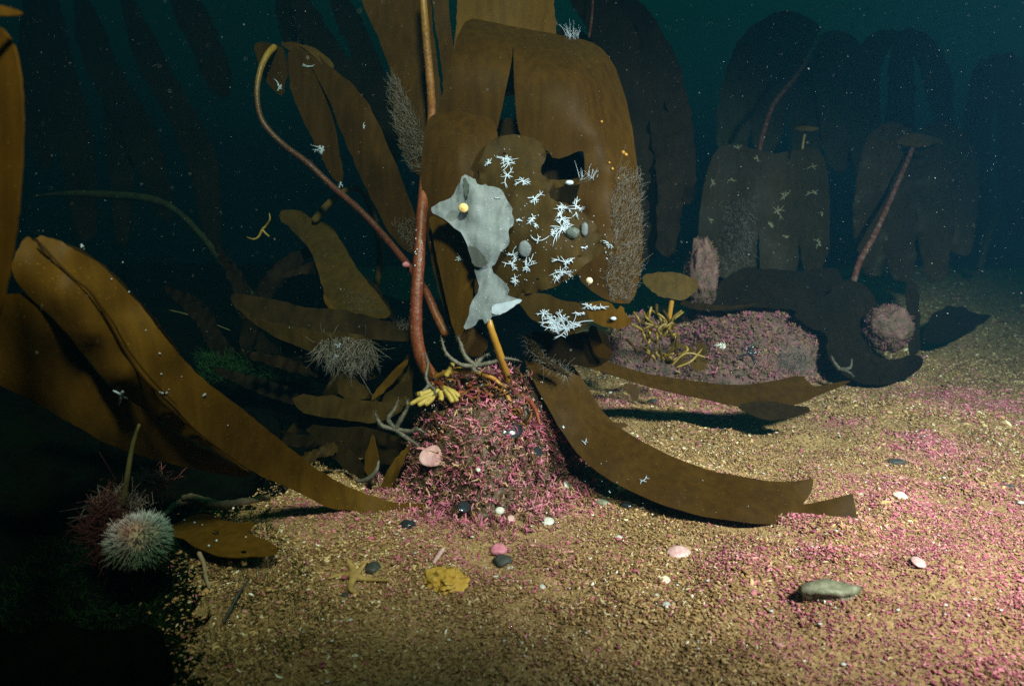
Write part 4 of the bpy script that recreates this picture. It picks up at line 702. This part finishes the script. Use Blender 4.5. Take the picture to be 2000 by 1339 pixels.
# ================================================================== strap fronds reaching over the gravel
S_ = thing('kelp', 'long brown strap frond curving over the gravel to two square tips', 'kelp', P(1060, 700, 1.5))
g_ = lambda x, y, o=.03: (x, y, gd(x, y, o))
LB = sheet('blade', [(1018, 690, 1.50), (1060, 682, 1.50), (1110, 700, 1.50), (1150, 760, 1.49), (1186, 815, 1.47), (1232, 850, 1.45), (1300, 886, 1.42), (1390, 920, 1.39), (1480, 936, 1.37), (1540, 941, 1.36), (1583, 934, 1.36), (1588, 931, 1.36), (1589, 936, 1.36), (1584, 962, 1.345), (1574, 978, 1.335), (1562, 985, 1.33), (1575, 984, 1.325), (1615, 976, 1.32), (1660, 964, 1.32), (1666, 963, 1.32), (1667, 968, 1.318), (1674, 1012, 1.295), (1674, 1019, 1.29), (1668, 1020, 1.29), (1630, 1022, 1.285), (1560, 1024, 1.28), (1480, 1023, 1.28), (1380, 1010, 1.29), (1290, 985, 1.31), (1240, 962, 1.33), (1180, 932, 1.355), (1130, 890, 1.38), (1085, 822, 1.42), (1045, 750, 1.46)], M['brown'], S_,
           ctrl=[(1110, 800, 1.43), (1200, 890, 1.38), (1320, 945, 1.34), (1450, 980, 1.31), (1560, 985, 1.305)], ripple=.003, smooth=1, jit=.4, bulge=.008)
sheet('blade_spur', [(1178, 818, 1.465), (1200, 824, 1.46), (1224, 826, 1.455), (1222, 834, 1.455), (1195, 838, 1.45)], M['brown'], S_, res=8, smooth=1)
star(LB, 1141, 864, 13, 3, 4, 1.0); star(LB, 1255, 938, 12, 4, 9, 1.0, squash=.5); star(LB, 1100, 833, 4, 4, 3, 1.6); star(LB, 1190, 960, 3, 3, 3, 1.2)
dots(LB, [(random.uniform(1120, 1500), random.uniform(900, 1000)) for _ in range(18)], .8, M['white'])
S2 = thing('kelp', 'shorter brown strap frond with torn forked tip in front of the reef mound', 'kelp', P(1115, 700, 1.72))
LS = sheet('blade', [(1108, 688, 1.70), (1180, 702, 1.74), (1250, 726, 1.76), (1300, 736, 1.78), (1370, 746, 1.80), (1440, 753, 1.80), (1500, 746, 1.80), (1564, 731, 1.82), (1578, 745, 1.80), (1594, 756, 1.79), (1662, 741, 1.80), (1660, 746, 1.80), (1600, 770, 1.76), (1566, 788, 1.74), (1500, 797, 1.73), (1440, 793, 1.72), (1380, 780, 1.72), (1320, 768, 1.72), (1240, 747, 1.72), (1170, 722, 1.70), (1112, 708, 1.68)], M['brown'], S2, ripple=.003, jit=.6, smooth=1, bulge=.01)
sheet('blade_underside', [(1435, 792, 1.725), (1480, 780, 1.735), (1530, 786, 1.735), (1596, 799, 1.72), (1545, 815, 1.70), (1492, 821, 1.69), (1462, 806, 1.705)], M['dark'], S2, smooth=1)
sheet('torn_flap', [(1215, 745, 1.72), (1250, 752, 1.72), (1246, 785, 1.70), (1232, 778, 1.70)], M['brown'], S2, res=8)

# ================================================================== things on and round the mound
def brittle_star(label, disc, arms, rpx=4.5, mat='brittle', dr=9):
    c = P(*disc); V, Lp, St = [], [], []; b = off = 0
    for a in arms:
        p3 = np.array([P(*q) for q in [disc] + list(a)]); v, l, s, _ = one_tube(p3, np.array([rpx * 1.1, rpx, rpx * .75, rpx * .35]) * disc[2] / FPX, 8, 7, .16)
        V.append(v); Lp += [int(q) + b for q in l]; St += [int(q) + off for q in s]; b += len(v); off += len(l)
        q = crom(p3, 8)[4:]; n = len(q) * 4; r = np.repeat(q, 4, axis=0)     # fine arm bristles
        dd = rng.normal(size=(n, 3)); dd /= np.linalg.norm(dd, axis=1, keepdims=True); t = np.linspace(0, 1, 3)
        v, l, s, _ = tubes(r[:, None] + (rpx * 1.5 * disc[2] / FPX) * t[None, :, None] * dd[:, None], np.ones((n, 1)) * np.array([[.00045, .0004, .0002]]), 3)
        V.append(v); Lp += [int(q) + b for q in l]; St += [int(q) + off for q in s]; b += len(v); off += len(l)
    r = dr * disc[2] / FPX; v, l, s = rock_mesh(c, (r, r * .7, r * .6), .1, 2, 3); V.append(v); Lp += [q + b for q in l]; St += [q + off for q in s]
    return tag(link('brittle_star', (np.vstack(V), Lp, St, M[mat])), label, 'brittle star')
brittle_star('grey brittle star sprawled on top of the holdfast beside the yellow root', (928, 714, 1.395), [[(900, 712, 1.39), (872, 690, 1.39), (862, 660, 1.40)], [(908, 695, 1.39), (900, 672, 1.39), (893, 655, 1.40)], [(960, 708, 1.39), (985, 700, 1.385), (1015, 704, 1.38)], [(925, 722, 1.39), (935, 726, 1.39)], [(940, 700, 1.40), (955, 690, 1.42)]])
brittle_star('grey brittle star with arms raised at the left foot of the mound', (772, 838, 1.41), [[(748, 832, 1.40), (738, 820, 1.40), (731, 805, 1.39)], [(758, 818, 1.40), (770, 800, 1.40), (778, 780, 1.40)], [(785, 815, 1.40), (796, 795, 1.40), (795, 780, 1.40)], [(800, 842, 1.40), (815, 838, 1.39), (832, 846, 1.38)], [(790, 852, 1.40), (805, 862, 1.39), (818, 870, 1.38)]])
brittle_star('brittle star clasping the yellow fingers below the red stipe', (838, 752, 1.40), [[(832, 735, 1.40), (836, 710, 1.41), (830, 690, 1.41)], [(826, 765, 1.39), (820, 775, 1.39), (812, 770, 1.39)], [(848, 760, 1.39), (850, 770, 1.38)]], 3.2, dr=6)
brittle_star('dark brittle star on the tan top of the reef mound', (1466, 690, 1.98), [[(1455, 682, 1.98), (1448, 680, 1.98)], [(1462, 675, 1.98), (1455, 668, 1.98)], [(1470, 676, 1.98), (1468, 670, 1.98)], [(1480, 688, 1.98), (1490, 684, 1.98)], [(1450, 694, 1.97), (1440, 698, 1.96)], [(1472, 700, 1.97), (1474, 712, 1.96)]], 2.5, 'black', 6)
brittle_star('dark brittle star half under the long strap frond', g_(1290, 992, .012), [[g_(1275, 990, .012), g_(1272, 1000, .01)], [g_(1284, 1000, .01), g_(1280, 1006, .008)], [g_(1300, 1000, .01), g_(1306, 1006, .008)], [g_(1296, 985, .015), g_(1310, 988, .012)]], 3.2, 'dark', 6)
brittle_star('pale brittle star reaching over the dark sagging frond', (1640, 720, 2.14), [[(1630, 708, 2.14), (1624, 695, 2.14)], [(1655, 725, 2.12), (1668, 735, 2.1)], [(1660, 718, 2.12), (1664, 700, 2.14)]], 3, dr=5)
o = stalk('brittle_star', [(696, 940, 1.36), (716, 936, 1.35), (734, 920, 1.345), (740, 898, 1.35)], [3, 5, 4.5, 2], M['brittle']); tag(o, 'single curled grey brittle star arm out of the left shade', 'brittle star')
o = stalk('brittle_star', [(1192, 790, 1.42), (1200, 810, 1.41), (1020 + 5, 800, 1.42), (1022, 780, 1.43)][0:2] + [(1198, 830, 1.41)], [3, 3, 1.5], M['brittle']) if False else stalk('brittle_star', [(1022, 790, 1.40), (1027, 805, 1.395), (1024, 830, 1.39)], [3.5, 4, 2], M['brittle']); tag(o, 'short brittle star arm poking from the right side of the holdfast', 'brittle star')
# ribbed dark worm tube / feathery arm
WT = thing('ringed_worm', 'dark bristly ringed worm draped at the right of the holdfast', 'worm', P(1110, 720, 1.42))
wp = [(1028, 655, 1.46), (1038, 672, 1.45), (1050, 690, 1.44), (1066, 708, 1.43), (1090, 720, 1.43), (1112, 735, 1.43)]
stalk('body', wp, [6, 9, 9, 8, 7, 3], M['dark'], WT, .05)
q = crom(np.array([P(*a) for a in wp]), 12); n = 420; i_ = rng.integers(2, len(q) - 2, n); dd = rng.normal(size=(n, 3))
hairs('bristles', WT, q[i_], dd, .016, .00045, M['fuzz'], curl=.2)
# yellow finger sponge
FS = thing('finger_sponge', 'yellow finger sponge cluster at the foot of the red stipe', 'sponge', P(845, 770, 1.40))
for k_, pts in enumerate([[(858, 762, 1.40), (838, 772, 1.385), (818, 780, 1.38), (800, 790, 1.375)], [(850, 765, 1.40), (834, 780, 1.38), (816, 792, 1.37)], [(852, 768, 1.40), (838, 784, 1.38), (829, 790, 1.375)], [(846, 762, 1.40), (826, 768, 1.39), (814, 770, 1.385)], [(866, 757, 1.40), (880, 764, 1.38), (890, 778, 1.375), (893, 784, 1.372)], [(872, 760, 1.39), (886, 766, 1.38), (897, 775, 1.375)], [(868, 760, 1.39), (878, 774, 1.375), (884, 786, 1.37)], [(860, 764, 1.39), (862, 776, 1.38), (860, 782, 1.375)], [(870, 735, 1.41), (880, 720, 1.41), (884, 708, 1.41)], [(840, 770, 1.39), (826, 774, 1.385), (820, 764, 1.385)]]):
    stalk('finger', pts, [5.5, 5.5, 5, 4][:len(pts)], M['fingers'], FS, .06, 8)
def clam(name, label, c, r, mat, yaw=0, tilt=.2, el=1.35, cat='shell', hgt=.42):
    """bivalve valve: domed fan with concentric growth ridges and a beak"""
    V, fs = [], []; n, m_ = 26, 12; R = np.array([[math.cos(yaw), -math.sin(yaw), 0], [math.sin(yaw), math.cos(yaw), 0], [0, 0, 1]])
    T = np.array([[1, 0, 0], [0, math.cos(tilt), -math.sin(tilt)], [0, math.sin(tilt), math.cos(tilt)]])
    for k_ in range(m_ + 1):
        u = k_ / m_
        for i in range(n):
            a = i / n * 2 * math.pi; rr = r * u * (1 - .16 * math.cos(a) * u); ht = hgt * r * (1 - u ** 2) ** .8 + .018 * r * math.sin(u * 40)
            V.append(np.array([el * (rr * math.cos(a) - .25 * r * (1 - u)), rr * math.sin(a), ht]))
    for k_ in range(m_):
        for i in range(n): j = (i + 1) % n; fs.append([k_ * n + i, (k_ + 1) * n + i, (k_ + 1) * n + j, k_ * n + j])
    fs = [f for f in fs]; l, s = faces_to(fs); o = link(name, ((np.array(V) @ T.T) @ R.T + c, l, s, mat)); m = o.modifiers.new('thickness', 'SOLIDIFY'); m.thickness = .0012; m.offset = -1
    return tag(o, label, cat)
clam('clam_shell', 'large pink clam shell leaning on the left flank of the mound', P(853, 888, 1.365), .021, M['pinkshell2'], .75, 1.0, 1.75, hgt=.3)
clam('mussel_shell', 'glossy black mussel shell high on the mound', P(1000, 840, 1.375), .019, M['black'], .35, .75, 1.45)
clam('mussel_shell', 'small black mussel shell low on the right of the mound', P(1052, 880, 1.33), .010, M['black'], 1.2, .8, 1.5)
clam('mussel_shell', 'black mussel shell near the bottom of the mound', P(908, 988, 1.285), .012, M['black'], 1.0, .6, 1.4)
sheet_o = sheet('weed_scrap', [(940, 862, 1.335), (958, 860, 1.335), (972, 878, 1.33), (968, 888, 1.33), (950, 880, 1.33)], M['dark'], None, res=7, jit=.4); tag(sheet_o.o, 'brown scrap of weed lying on the pink mound face', 'weed')
# wet glints: painted as tiny white coils on the mound top
tw = []
for _ in range(40):
    x = random.uniform(820, 1060); y = random.uniform(735, 850); d0 = 1.40 - (y - 740) * .0004; a = random.uniform(0, 6.3); r0 = random.uniform(.8, 2.2)
    tt = np.linspace(a, a + random.uniform(1.5, 4.5), 6); tw.append(P(x + r0 * np.cos(tt), y + r0 * np.sin(tt), np.full(6, d0 - .012)))
v, l, s, _ = tubes(np.array(tw), np.full((len(tw), 6), .00055), 4)
o = link('painted_glints', (v, l, s, M['whiteshell']), m1); kind(o, 'stuff')
# brown holdfast clutter
rt = []
for _ in range(230):
    x = random.uniform(840, 1035); y = random.uniform(728, 850) + abs(x - 950) * .1; d0 = 1.41 - (y - 740) * .00035; a = random.uniform(0, 6.3); L_ = random.uniform(10, 30)
    t = np.linspace(0, 1, 6); rt.append(P(x + L_ * t * math.cos(a) + 5 * np.sin(t * 3), y + L_ * t * math.sin(a), d0 + .01 - .012 * np.sin(t * 3.1)))
rc = np.array([(0.06, 0.022, 0.010), (0.11, 0.04, 0.013), (0.03, 0.02, 0.012), (0.16, 0.07, 0.018), (.2, .04, .06)])[rng.integers(0, 5, len(rt))]
v, l, s, c = tubes(np.array(rt), np.random.default_rng(3).uniform(.0012, .003, (len(rt), 1)) * np.array([[1, 1, .9, .8, .6, .3]]), 6, rc)
o = link('root_tangle', (v, l, s, M['twig'], c), m1); kind(o, 'stuff')

# yellow-brown wrack tuft at the reef mound
WK = thing('wrack_tuft', 'yellow brown wrack tuft with forked straps under the fan shaped kelp', 'seaweed', P(1285, 690, 1.80))
for k_ in range(46):
    x0, y0 = random.uniform(1245, 1325), random.uniform(625, 710); a = random.uniform(-2.8, -.3); L_ = random.uniform(15, 38); d0 = 1.84 - (y0 - 640) * .0007
    pts = [(x0, y0, d0), (x0 + L_ * .5 * math.cos(a) + random.uniform(-5, 5), y0 + L_ * .5 * math.sin(a), d0 - .015), (x0 + L_ * math.cos(a + random.uniform(-.6, .6)), y0 + L_ * math.sin(a), d0 - random.uniform(-.02, .03))]
    stalk('frond', pts, [random.uniform(1.8, 3.2), 2.8, random.uniform(1.5, 3.5)], M['wrack'] if k_ % 3 else M['olive'], WK, .1, 6)
WL = thing('leafy_weed', 'olive green leafy weed lying beside the yellow wrack tuft', 'seaweed', P(1345, 700, 1.80))
for k_ in range(12):
    x, y = random.uniform(1300, 1375), random.uniform(672, 715); r = random.uniform(9, 16); d0 = 1.83 - (y - 680) * .0012
    ol = [(x + r * random.uniform(.7, 1.3) * math.cos(a), y + r * .6 * random.uniform(.7, 1.3) * math.sin(a), d0 + random.uniform(-.012, .012)) for a in np.linspace(0, 6.28, 8)[:-1]]
    sheet('leaf', ol, M['olive'], WL, res=7, ripple=.002, thick=.0012)
stalk('stem', [(1310, 715, 1.77), (1340, 690, 1.77), (1380, 698, 1.77)], [2, 2.5, 1.5], M['wrack'], WL, 0, 6); stalk('stem', [(1320, 718, 1.76), (1350, 705, 1.76), (1372, 680, 1.78)], [2, 2.5, 1.5], M['wrack'], WL, 0, 6)
o = sheet('white_sprig', [(1404, 672, 1.9), (1410, 668, 1.9), (1420, 675, 1.9), (1414, 682, 1.9), (1408, 680, 1.9)], M['whiteshell'], None, res=5, jit=.4); tag(o.o, 'tiny white branched sprig on the reef mound face', 'growth'); star(o, 1412, 675, 9, 6, 2, 1.6, M['whiteshell'], name='branch')
MS = thing('moss_tuft', 'pale feathery hydroid tuft behind the torn tip of the shorter strap', 'hydroid', P(1545, 725, 1.95))
n = 500; rr = np.stack([rng.uniform(1520, 1575, n), rng.uniform(690, 730, n)], 1); hairs('feathers', MS, P(rr[:, 0], rr[:, 1], np.full(n, 1.93)), rng.normal(0, .6, (n, 3)) + np.array([0, -.3, .8]), .028, .0004, M['fuzz'])

# ================================================================== left foreground: urchin, red weed, kelp scrap, twigs
UR = thing('sea_urchin', 'spiny sea urchin, white and green with a pink patch, at dark lower left', 'sea urchin', P(272, 1110, 1.02))
uc = P(272, 1055, 1.0); ur = .036
v, l, s = rock_mesh(uc, (ur, ur, ur * .85), .03, 2, 4); link('body', (v, l, s, M['urchin']), UR)
n = 2600; d = rng.normal(size=(n, 3)); d /= np.linalg.norm(d, axis=1, keepdims=True)
pxs, pys, _ = project(uc + d * ur)
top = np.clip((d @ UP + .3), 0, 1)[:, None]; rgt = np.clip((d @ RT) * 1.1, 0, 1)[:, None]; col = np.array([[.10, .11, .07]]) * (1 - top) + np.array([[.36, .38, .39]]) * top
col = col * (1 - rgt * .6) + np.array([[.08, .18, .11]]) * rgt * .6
pk = np.exp(-(((pxs - 256) / 27) ** 2 + ((pys - 1036) / 23) ** 2))[:, None]; col = col * (1 - pk) + np.array([[.45, .19, .18]]) * pk
hairs('spines', UR, uc + d * ur * np.array([.97, .97, .83]), d + rng.normal(0, .12, (n, 3)), .0095, .0008, M['spine'], 4, .06, col, 4)
RW = thing('red_weed', 'dark red bushy weed pressed against the left of the sea urchin', 'seaweed', P(212, 1080, 1.03))
n = 1800; rr = rng.normal(0, 1, (n, 2)) * np.array([[17, 27]]) + np.array([[212, 1030]]); hairs('fronds', RW, P(rr[:, 0], rr[:, 1], rng.normal(1.03, .012, n)), rng.normal(0, 1, (n, 3)) + np.array([0, -.3, .2]), .009, .0010, M['redweed'], 5, 1.3)
n = 500; rr = rng.normal(0, 1, (n, 2)) * np.array([[24, 9]]) + np.array([[236, 990]]); hairs('fringe', RW, P(rr[:, 0], rr[:, 1], rng.normal(1.05, .012, n)), rng.normal(0, .7, (n, 3)) + np.array([0, -.3, .4]), .010, .0006, M['fuzz'], 5, 1.0)
PW = thing('pink_weed', 'small pink feathery weed tuft in the shade above the urchin', 'seaweed', P(300, 948, 1.2))
n = 220; rr = rng.normal(0, 1, (n, 2)) * np.array([[11, 5]]) + np.array([[302, 943]]); hairs('fronds', PW, P(rr[:, 0], rr[:, 1], np.full(n, 1.2)), rng.normal(0, .8, (n, 3)) + np.array([0.4, -.2, .5]), .018, .0011, M['pinkweed'], 4, .5)
kf = [(322, 1030), (350, 1018), (380, 1005), (405, 998), (425, 1012), (450, 1020), (500, 1018), (492, 1030), (480, 1040), (515, 1050), (545, 1070), (538, 1082), (500, 1086), (455, 1088), (415, 1082), (380, 1066), (352, 1050), (325, 1042)]
KF = sheet('kelp_scrap', [(a, b_, gd(a, b_, .035)) for a, b_ in kf], M['amber'], None, ripple=.002, jit=1.0, smooth=1, holes=[(421, 1040, 6), (476, 1077, 5)]); tag(KF.o, 'torn amber kelp scrap with holes lying right of the sea urchin', 'kelp scrap')
dots(KF, [(360, 1015), (380, 1020), (408, 1065), (423, 1055), (395, 1024), (480, 1048)], 1.8, M['white'])
o = stalk('twig', [g_(310, 1012, .05), g_(345, 985, .05), g_(380, 975, .05), g_(430, 985, .05), g_(480, 978, .05), g_(528, 970, .04)], [4, 7, 9, 8, 7, 5], M['twigdead'], None, .2); tag(o, 'crooked brown dead stalk lying behind the kelp scrap', 'twig')
o = stalk('twig', [g_(355, 972, .06), g_(375, 970, .06), g_(398, 978, .06)], [5, 7, 5], M['twigdead'], None, .2); tag(o, 'short forked dead twig above the crooked stalk', 'twig')
o = stalk('twig', [g_(388, 1078, .03), g_(398, 1100, .02), g_(402, 1125, .015), g_(410, 1150, .012)], [4.5, 4, 3.5, 3], M['twigdead'], None, .1); tag(o, 'thin curved stalk standing out below the kelp scrap', 'twig')
o = stalk('twig', [g_(486, 1132, .012), g_(465, 1160, .012), g_(450, 1190, .012), g_(436, 1215, .01)], [2, 3, 3.5, 3], M['darkstone'], None, .1); tag(o, 'dark slim twig slanting on the gravel at lower left', 'twig')
# green turf in the lower-left shade and on the mossy boulder
n = 9000; x = rng.uniform(-.8, -.22, n); y = rng.uniform(.62, 1.25, n); k_ = (x < -.36 + .25 * np.sin(y * 9) * .4); x, y = x[k_], y[k_]; n = len(x)
o = hairs('green_turf', None, np.stack([x, y, terrain(x, y)], 1), rng.normal(0, .6, (n, 3)) + np.array([0, 0, 1]), .008, .0007, M['darkgreen'], 4, .5); tag(o, 'short dark green algal turf in the shade at lower left', 'algae')
n = 1600; rr = np.stack([rng.uniform(390, 600, n), rng.uniform(695, 745, n)], 1)
o = hairs('green_turf', None, P(rr[:, 0], rr[:, 1], np.full(n, 1.80) + rng.normal(0, .02, n)), rng.normal(0, .6, (n, 3)) + np.array([0, -.2, 1]), .016, .0011, M['greenweed'], 4, .4); tag(o, 'green algal turf on the mossy boulder in the gloom', 'algae')

# starfish: five tapering arms fused into one body
def starfish():
    c = (692, 1124); arms = [[(668, 1121), (640, 1127)], [(687, 1105), (680, 1092), (678, 1084)], [(706, 1108), (716, 1092)], [(720, 1131), (764, 1131)], [(685, 1142), (686, 1152), (700, 1159)]]
    V, Lp, St = [], [], []; b = off = 0; cp = G(*c, .010); px_m = gd(*c) / FPX
    for a in arms:
        p3 = np.array([cp] + [G(*q, .008) for q in a]); v, l, s, _ = one_tube(p3, np.array([9, 6.5, 4.5, 2.5]) * px_m, 8, 10)
        v[:, 2] = cp[2] - .004 + (v[:, 2] - cp[2] + .004) * .8
        V.append(v); Lp += [int(q) + b for q in l]; St += [int(q) + off for q in s]; b += len(v); off += len(l)
    v, l, s = rock_mesh(cp, (11 * px_m, 11 * px_m, 7 * px_m), .03, 1, 3); V.append(v); Lp += [q + b for q in l]; St += [q + off for q in s]
    o = link('starfish', (np.vstack(V), Lp, St, M['star'])); m = o.modifiers.new('fuse', 'REMESH'); m.mode = 'VOXEL'; m.voxel_size = .0011; m.use_smooth_shade = True
    m = o.modifiers.new('soft', 'SMOOTH'); m.iterations = 6; m.factor = .5
    return tag(o, 'orange five armed starfish on the gravel at lower left of centre', 'starfish')
starfish()
# yellow sponge lump
v, l, s = rock_mesh(G(870, 1140) + np.array([0, 0, .004]), (.031, .030, .017), .42, 6.3, 5, 1.9); o = link('sponge', (v, l, s, M['sponge'])); tag(o, 'lumpy yellow sponge on the gravel right of the starfish', 'sponge')

def stone(label, px, py, rx, ry, mat, seed, name='stone', hz=.55, rough=.22, flat=0, cat='stone'):
    d = gd(px, py); r = rx * d / FPX; c = G(px, py) + np.array([0, 0, r * hz * .4]); v, l, s = rock_mesh(c, (r, ry * d / FPX / .5, r * hz), rough, seed, 3, 1.4, flat)
    return tag(link(name, (v, l, s, mat)), label, cat)
stone('grey green wedge shaped stone on the pink gravel at lower right', 1625, 1160, 54, 15, M['slate'], 4, hz=.32, rough=.45)
stone('rounded cream pebble at right below the gravel bank', 1757, 971, 14, 6, M['cream'], 2, 'pebble', cat='pebble')
stone('black pebble just below the long strap frond', 1225, 990, 14, 6, M['black'], 5, 'pebble', cat='pebble')
stone('flat brown pebble touching the long strap frond', 1177, 982, 15, 6, M['slate'], 6, 'pebble', .4, cat='pebble')
stone('black pebble by the tip of the amber frond', 795, 1028, 16, 7, M['black'], 7, 'pebble', cat='pebble')
stone('dark pebble beside the starfish', 727, 1110, 14, 9, M['darkstone'], 8, 'pebble', cat='pebble')
stone('dark pebble below the starfish', 672, 1165, 8, 7, M['darkstone'], 9, 'pebble', cat='pebble')
stone('grey pointed stone below the pink crusted lump', 982, 1098, 19, 9, M['darkstone'], 10)
stone('pink crusted lump with a white eye of shell', 974, 1076, 17, 9, M['pinkcrust'], 11, 'coralline_lump', cat='coralline lump')
stone('dark reddish stone in the right gravel', 1750, 903, 18, 6, M['darkstone'], 12, hz=.3)
stone('dark stone lost in haze at the right edge', 1968, 1030 - 80, 16, 6, M['darkstone'], 13, hz=.3)
stone('small dark stone under the bend of the shorter strap', 1275, 786, 10, 4, M['darkstone'], 14)
clam('clam_shell', 'pale pink clam shell on the gravel at lower centre right', G(1330, 1078, .004), .016, M['pinkshell'], .2, .35, 1.4)
clam('clam_shell', 'small cream ring shaped shell below the pale pink clam', G(1300, 1131, .003), .009, M['cream'], .6, .3, 1.2)
clam('clam_shell', 'white shell chip left of the grey green stone', G(1303, 1180, .003), .006, M['whiteshell'], .6, .3, 1.2)
clam('clam_shell', 'white oval shell right of the mound foot', G(1072, 1017, .004), .010, M['whiteshell'], .3, .4, 1.3)
clam('clam_shell', 'pinkish white shell at the front foot of the mound', G(1000, 1012, .006), .008, M['pinkshell'], 1, .6, 1.2)
clam('clam_shell', 'white shell standing at the right foot of the mound', G(1108, 946, .008), .009, M['whiteshell'], 1.2, .8, 1.2)
clam('clam_shell', 'cream shell in the notch beside the long strap frond', G(1222, 954, .004), .012, M['cream'], .1, .3, 1.4)
clam('clam_shell', 'tiny white shell on the lower face of the pink mound', P(935, 917, 1.305), .004, M['whiteshell'], .4, .9, 1.1)
clam('clam_shell', 'white shell low on the pink mound by the black mussel', P(978, 996, 1.27), .007, M['whiteshell'], .4, .8, 1.3)
clam('clam_shell', 'open white shell ring on bare gravel', G(1211, 1049, .003), .007, M['whiteshell'], .2, .3, 1.5)
clam('clam_shell', 'white shell beside the grey pointed stone', G(1000, 1110, .003), .006, M['whiteshell'], .2, .3, 1.5)
clam('clam_shell', 'lone white shell chip right of the yellow sponge', G(1060, 1144, .003), .005, M['whiteshell'], .9, .3, 1.1)
clam('clam_shell', 'pale shell half buried near the tip of the long strap', G(1795, 1096, .003), .012, M['pinkshell'], .9, .25, 1.3)
o = stalk('worm_tube', [g_(866, 1072, .008), g_(858, 1082, .008), g_(846, 1100, .006)], [4, 5, 3.5], M['pinkshell'], None, .15); tag(o, 'pale worm tube lying above the yellow sponge', 'worm tube')
# smaller shell chips, too many to name one by one, of the one kind
n = 700; xy = np.concatenate([scatter(200, -.35, 1.4, .65, 1.7), scatter(150, .6, 2.6, 1.7, 3.2)]); V, Lp, St = [], [], []; b = off = 0
for (x, y) in xy:
    r = random.lognormvariate(-6.15, .35); v, l, s = rock_mesh((x, y, float(terrain(x, y)) + .004), (r * 1.3, r, r * .5), .35, random.random() * 50, 1)
    V.append(v); Lp += [q + b for q in l]; St += [q + off for q in s]; b += len(v); off += len(l)
o = link('shell_chips', (np.vstack(V), Lp, St, M['whiteshell']), origin=np.zeros(3)); kind(o, 'stuff'); tag(o, 'white shell chips strewn all over the gravel', 'shell chips')

# ------------------------------------------------------------------ drifting specks in the water
n = 6500; px = rng.uniform(-150, 2150, n); py = rng.uniform(-80, 700, n); dd = rng.uniform(.45, 3.2, n); c = P(px, py, dd); k_ = c[:, 2] > .32; c = c[k_]; dd = dd[k_]; n = len(c)
oc = np.array([(1, 0, 0), (-1, 0, 0), (0, 1, 0), (0, -1, 0), (0, 0, 1), (0, 0, -1)], float); of = np.array([(0, 2, 4), (2, 1, 4), (1, 3, 4), (3, 0, 4), (2, 0, 5), (1, 2, 5), (3, 1, 5), (0, 3, 5)])
r = rng.lognormal(-7.9, .5, n) * (.4 + .32 * dd); v = (c[:, None] + r[:, None, None] * oc[None] * rng.uniform(.6, 1.4, (n, 6, 1))).reshape(-1, 3)
l = (np.arange(n)[:, None, None] * 6 + of[None]).ravel()
o = link('marine_snow', (v, l, np.arange(n * 8) * 3, M['snow']), origin=np.zeros(3)); kind(o, 'stuff'); tag(o, 'pale specks drifting through the dark water', 'marine snow')

GROUPS = {'shell': 'shells lying about the gravel and mound', 'pebble': 'pebbles on the gravel', 'stone': 'stones on the gravel', 'brittle star': 'brittle stars around the mounds', 'kelp': 'kelp plants of the bed', 'twig': 'dead twigs by the kelp scrap', 'rock': 'rocks and mounds on the seabed'}
for ob in sc.objects:
    if ob.parent is None and ob.get('category') in GROUPS: ob['group'] = GROUPS[ob['category']]

# ------------------------------------------------------------------ the water itself as haze
bm = bmesh.new(); bmesh.ops.create_cube(bm, size=1); me = bpy.data.meshes.new('haze'); bm.to_mesh(me); bm.free()
hz = bpy.data.objects.new('haze', me); COL.objects.link(hz); hz.scale = (20, 17, 6.5); hz.location = (0, 5.5, .9); kind(hz, 'stuff')
m = bpy.data.materials.new('water_haze'); m.use_nodes = True; t = m.node_tree; t.nodes.clear(); o_ = t.nodes.new('ShaderNodeOutputMaterial'); pv = t.nodes.new('ShaderNodeVolumePrincipled')
pv.inputs['Density'].default_value = 0.40; pv.inputs['Color'].default_value = (0.007, 0.032, 0.060, 1); pv.inputs['Absorption Color'].default_value = (0.22, 0.50, 0.54, 1); pv.inputs['Anisotropy'].default_value = 0.3
t.links.new(pv.outputs[0], o_.inputs['Volume']); me.materials.append(m)
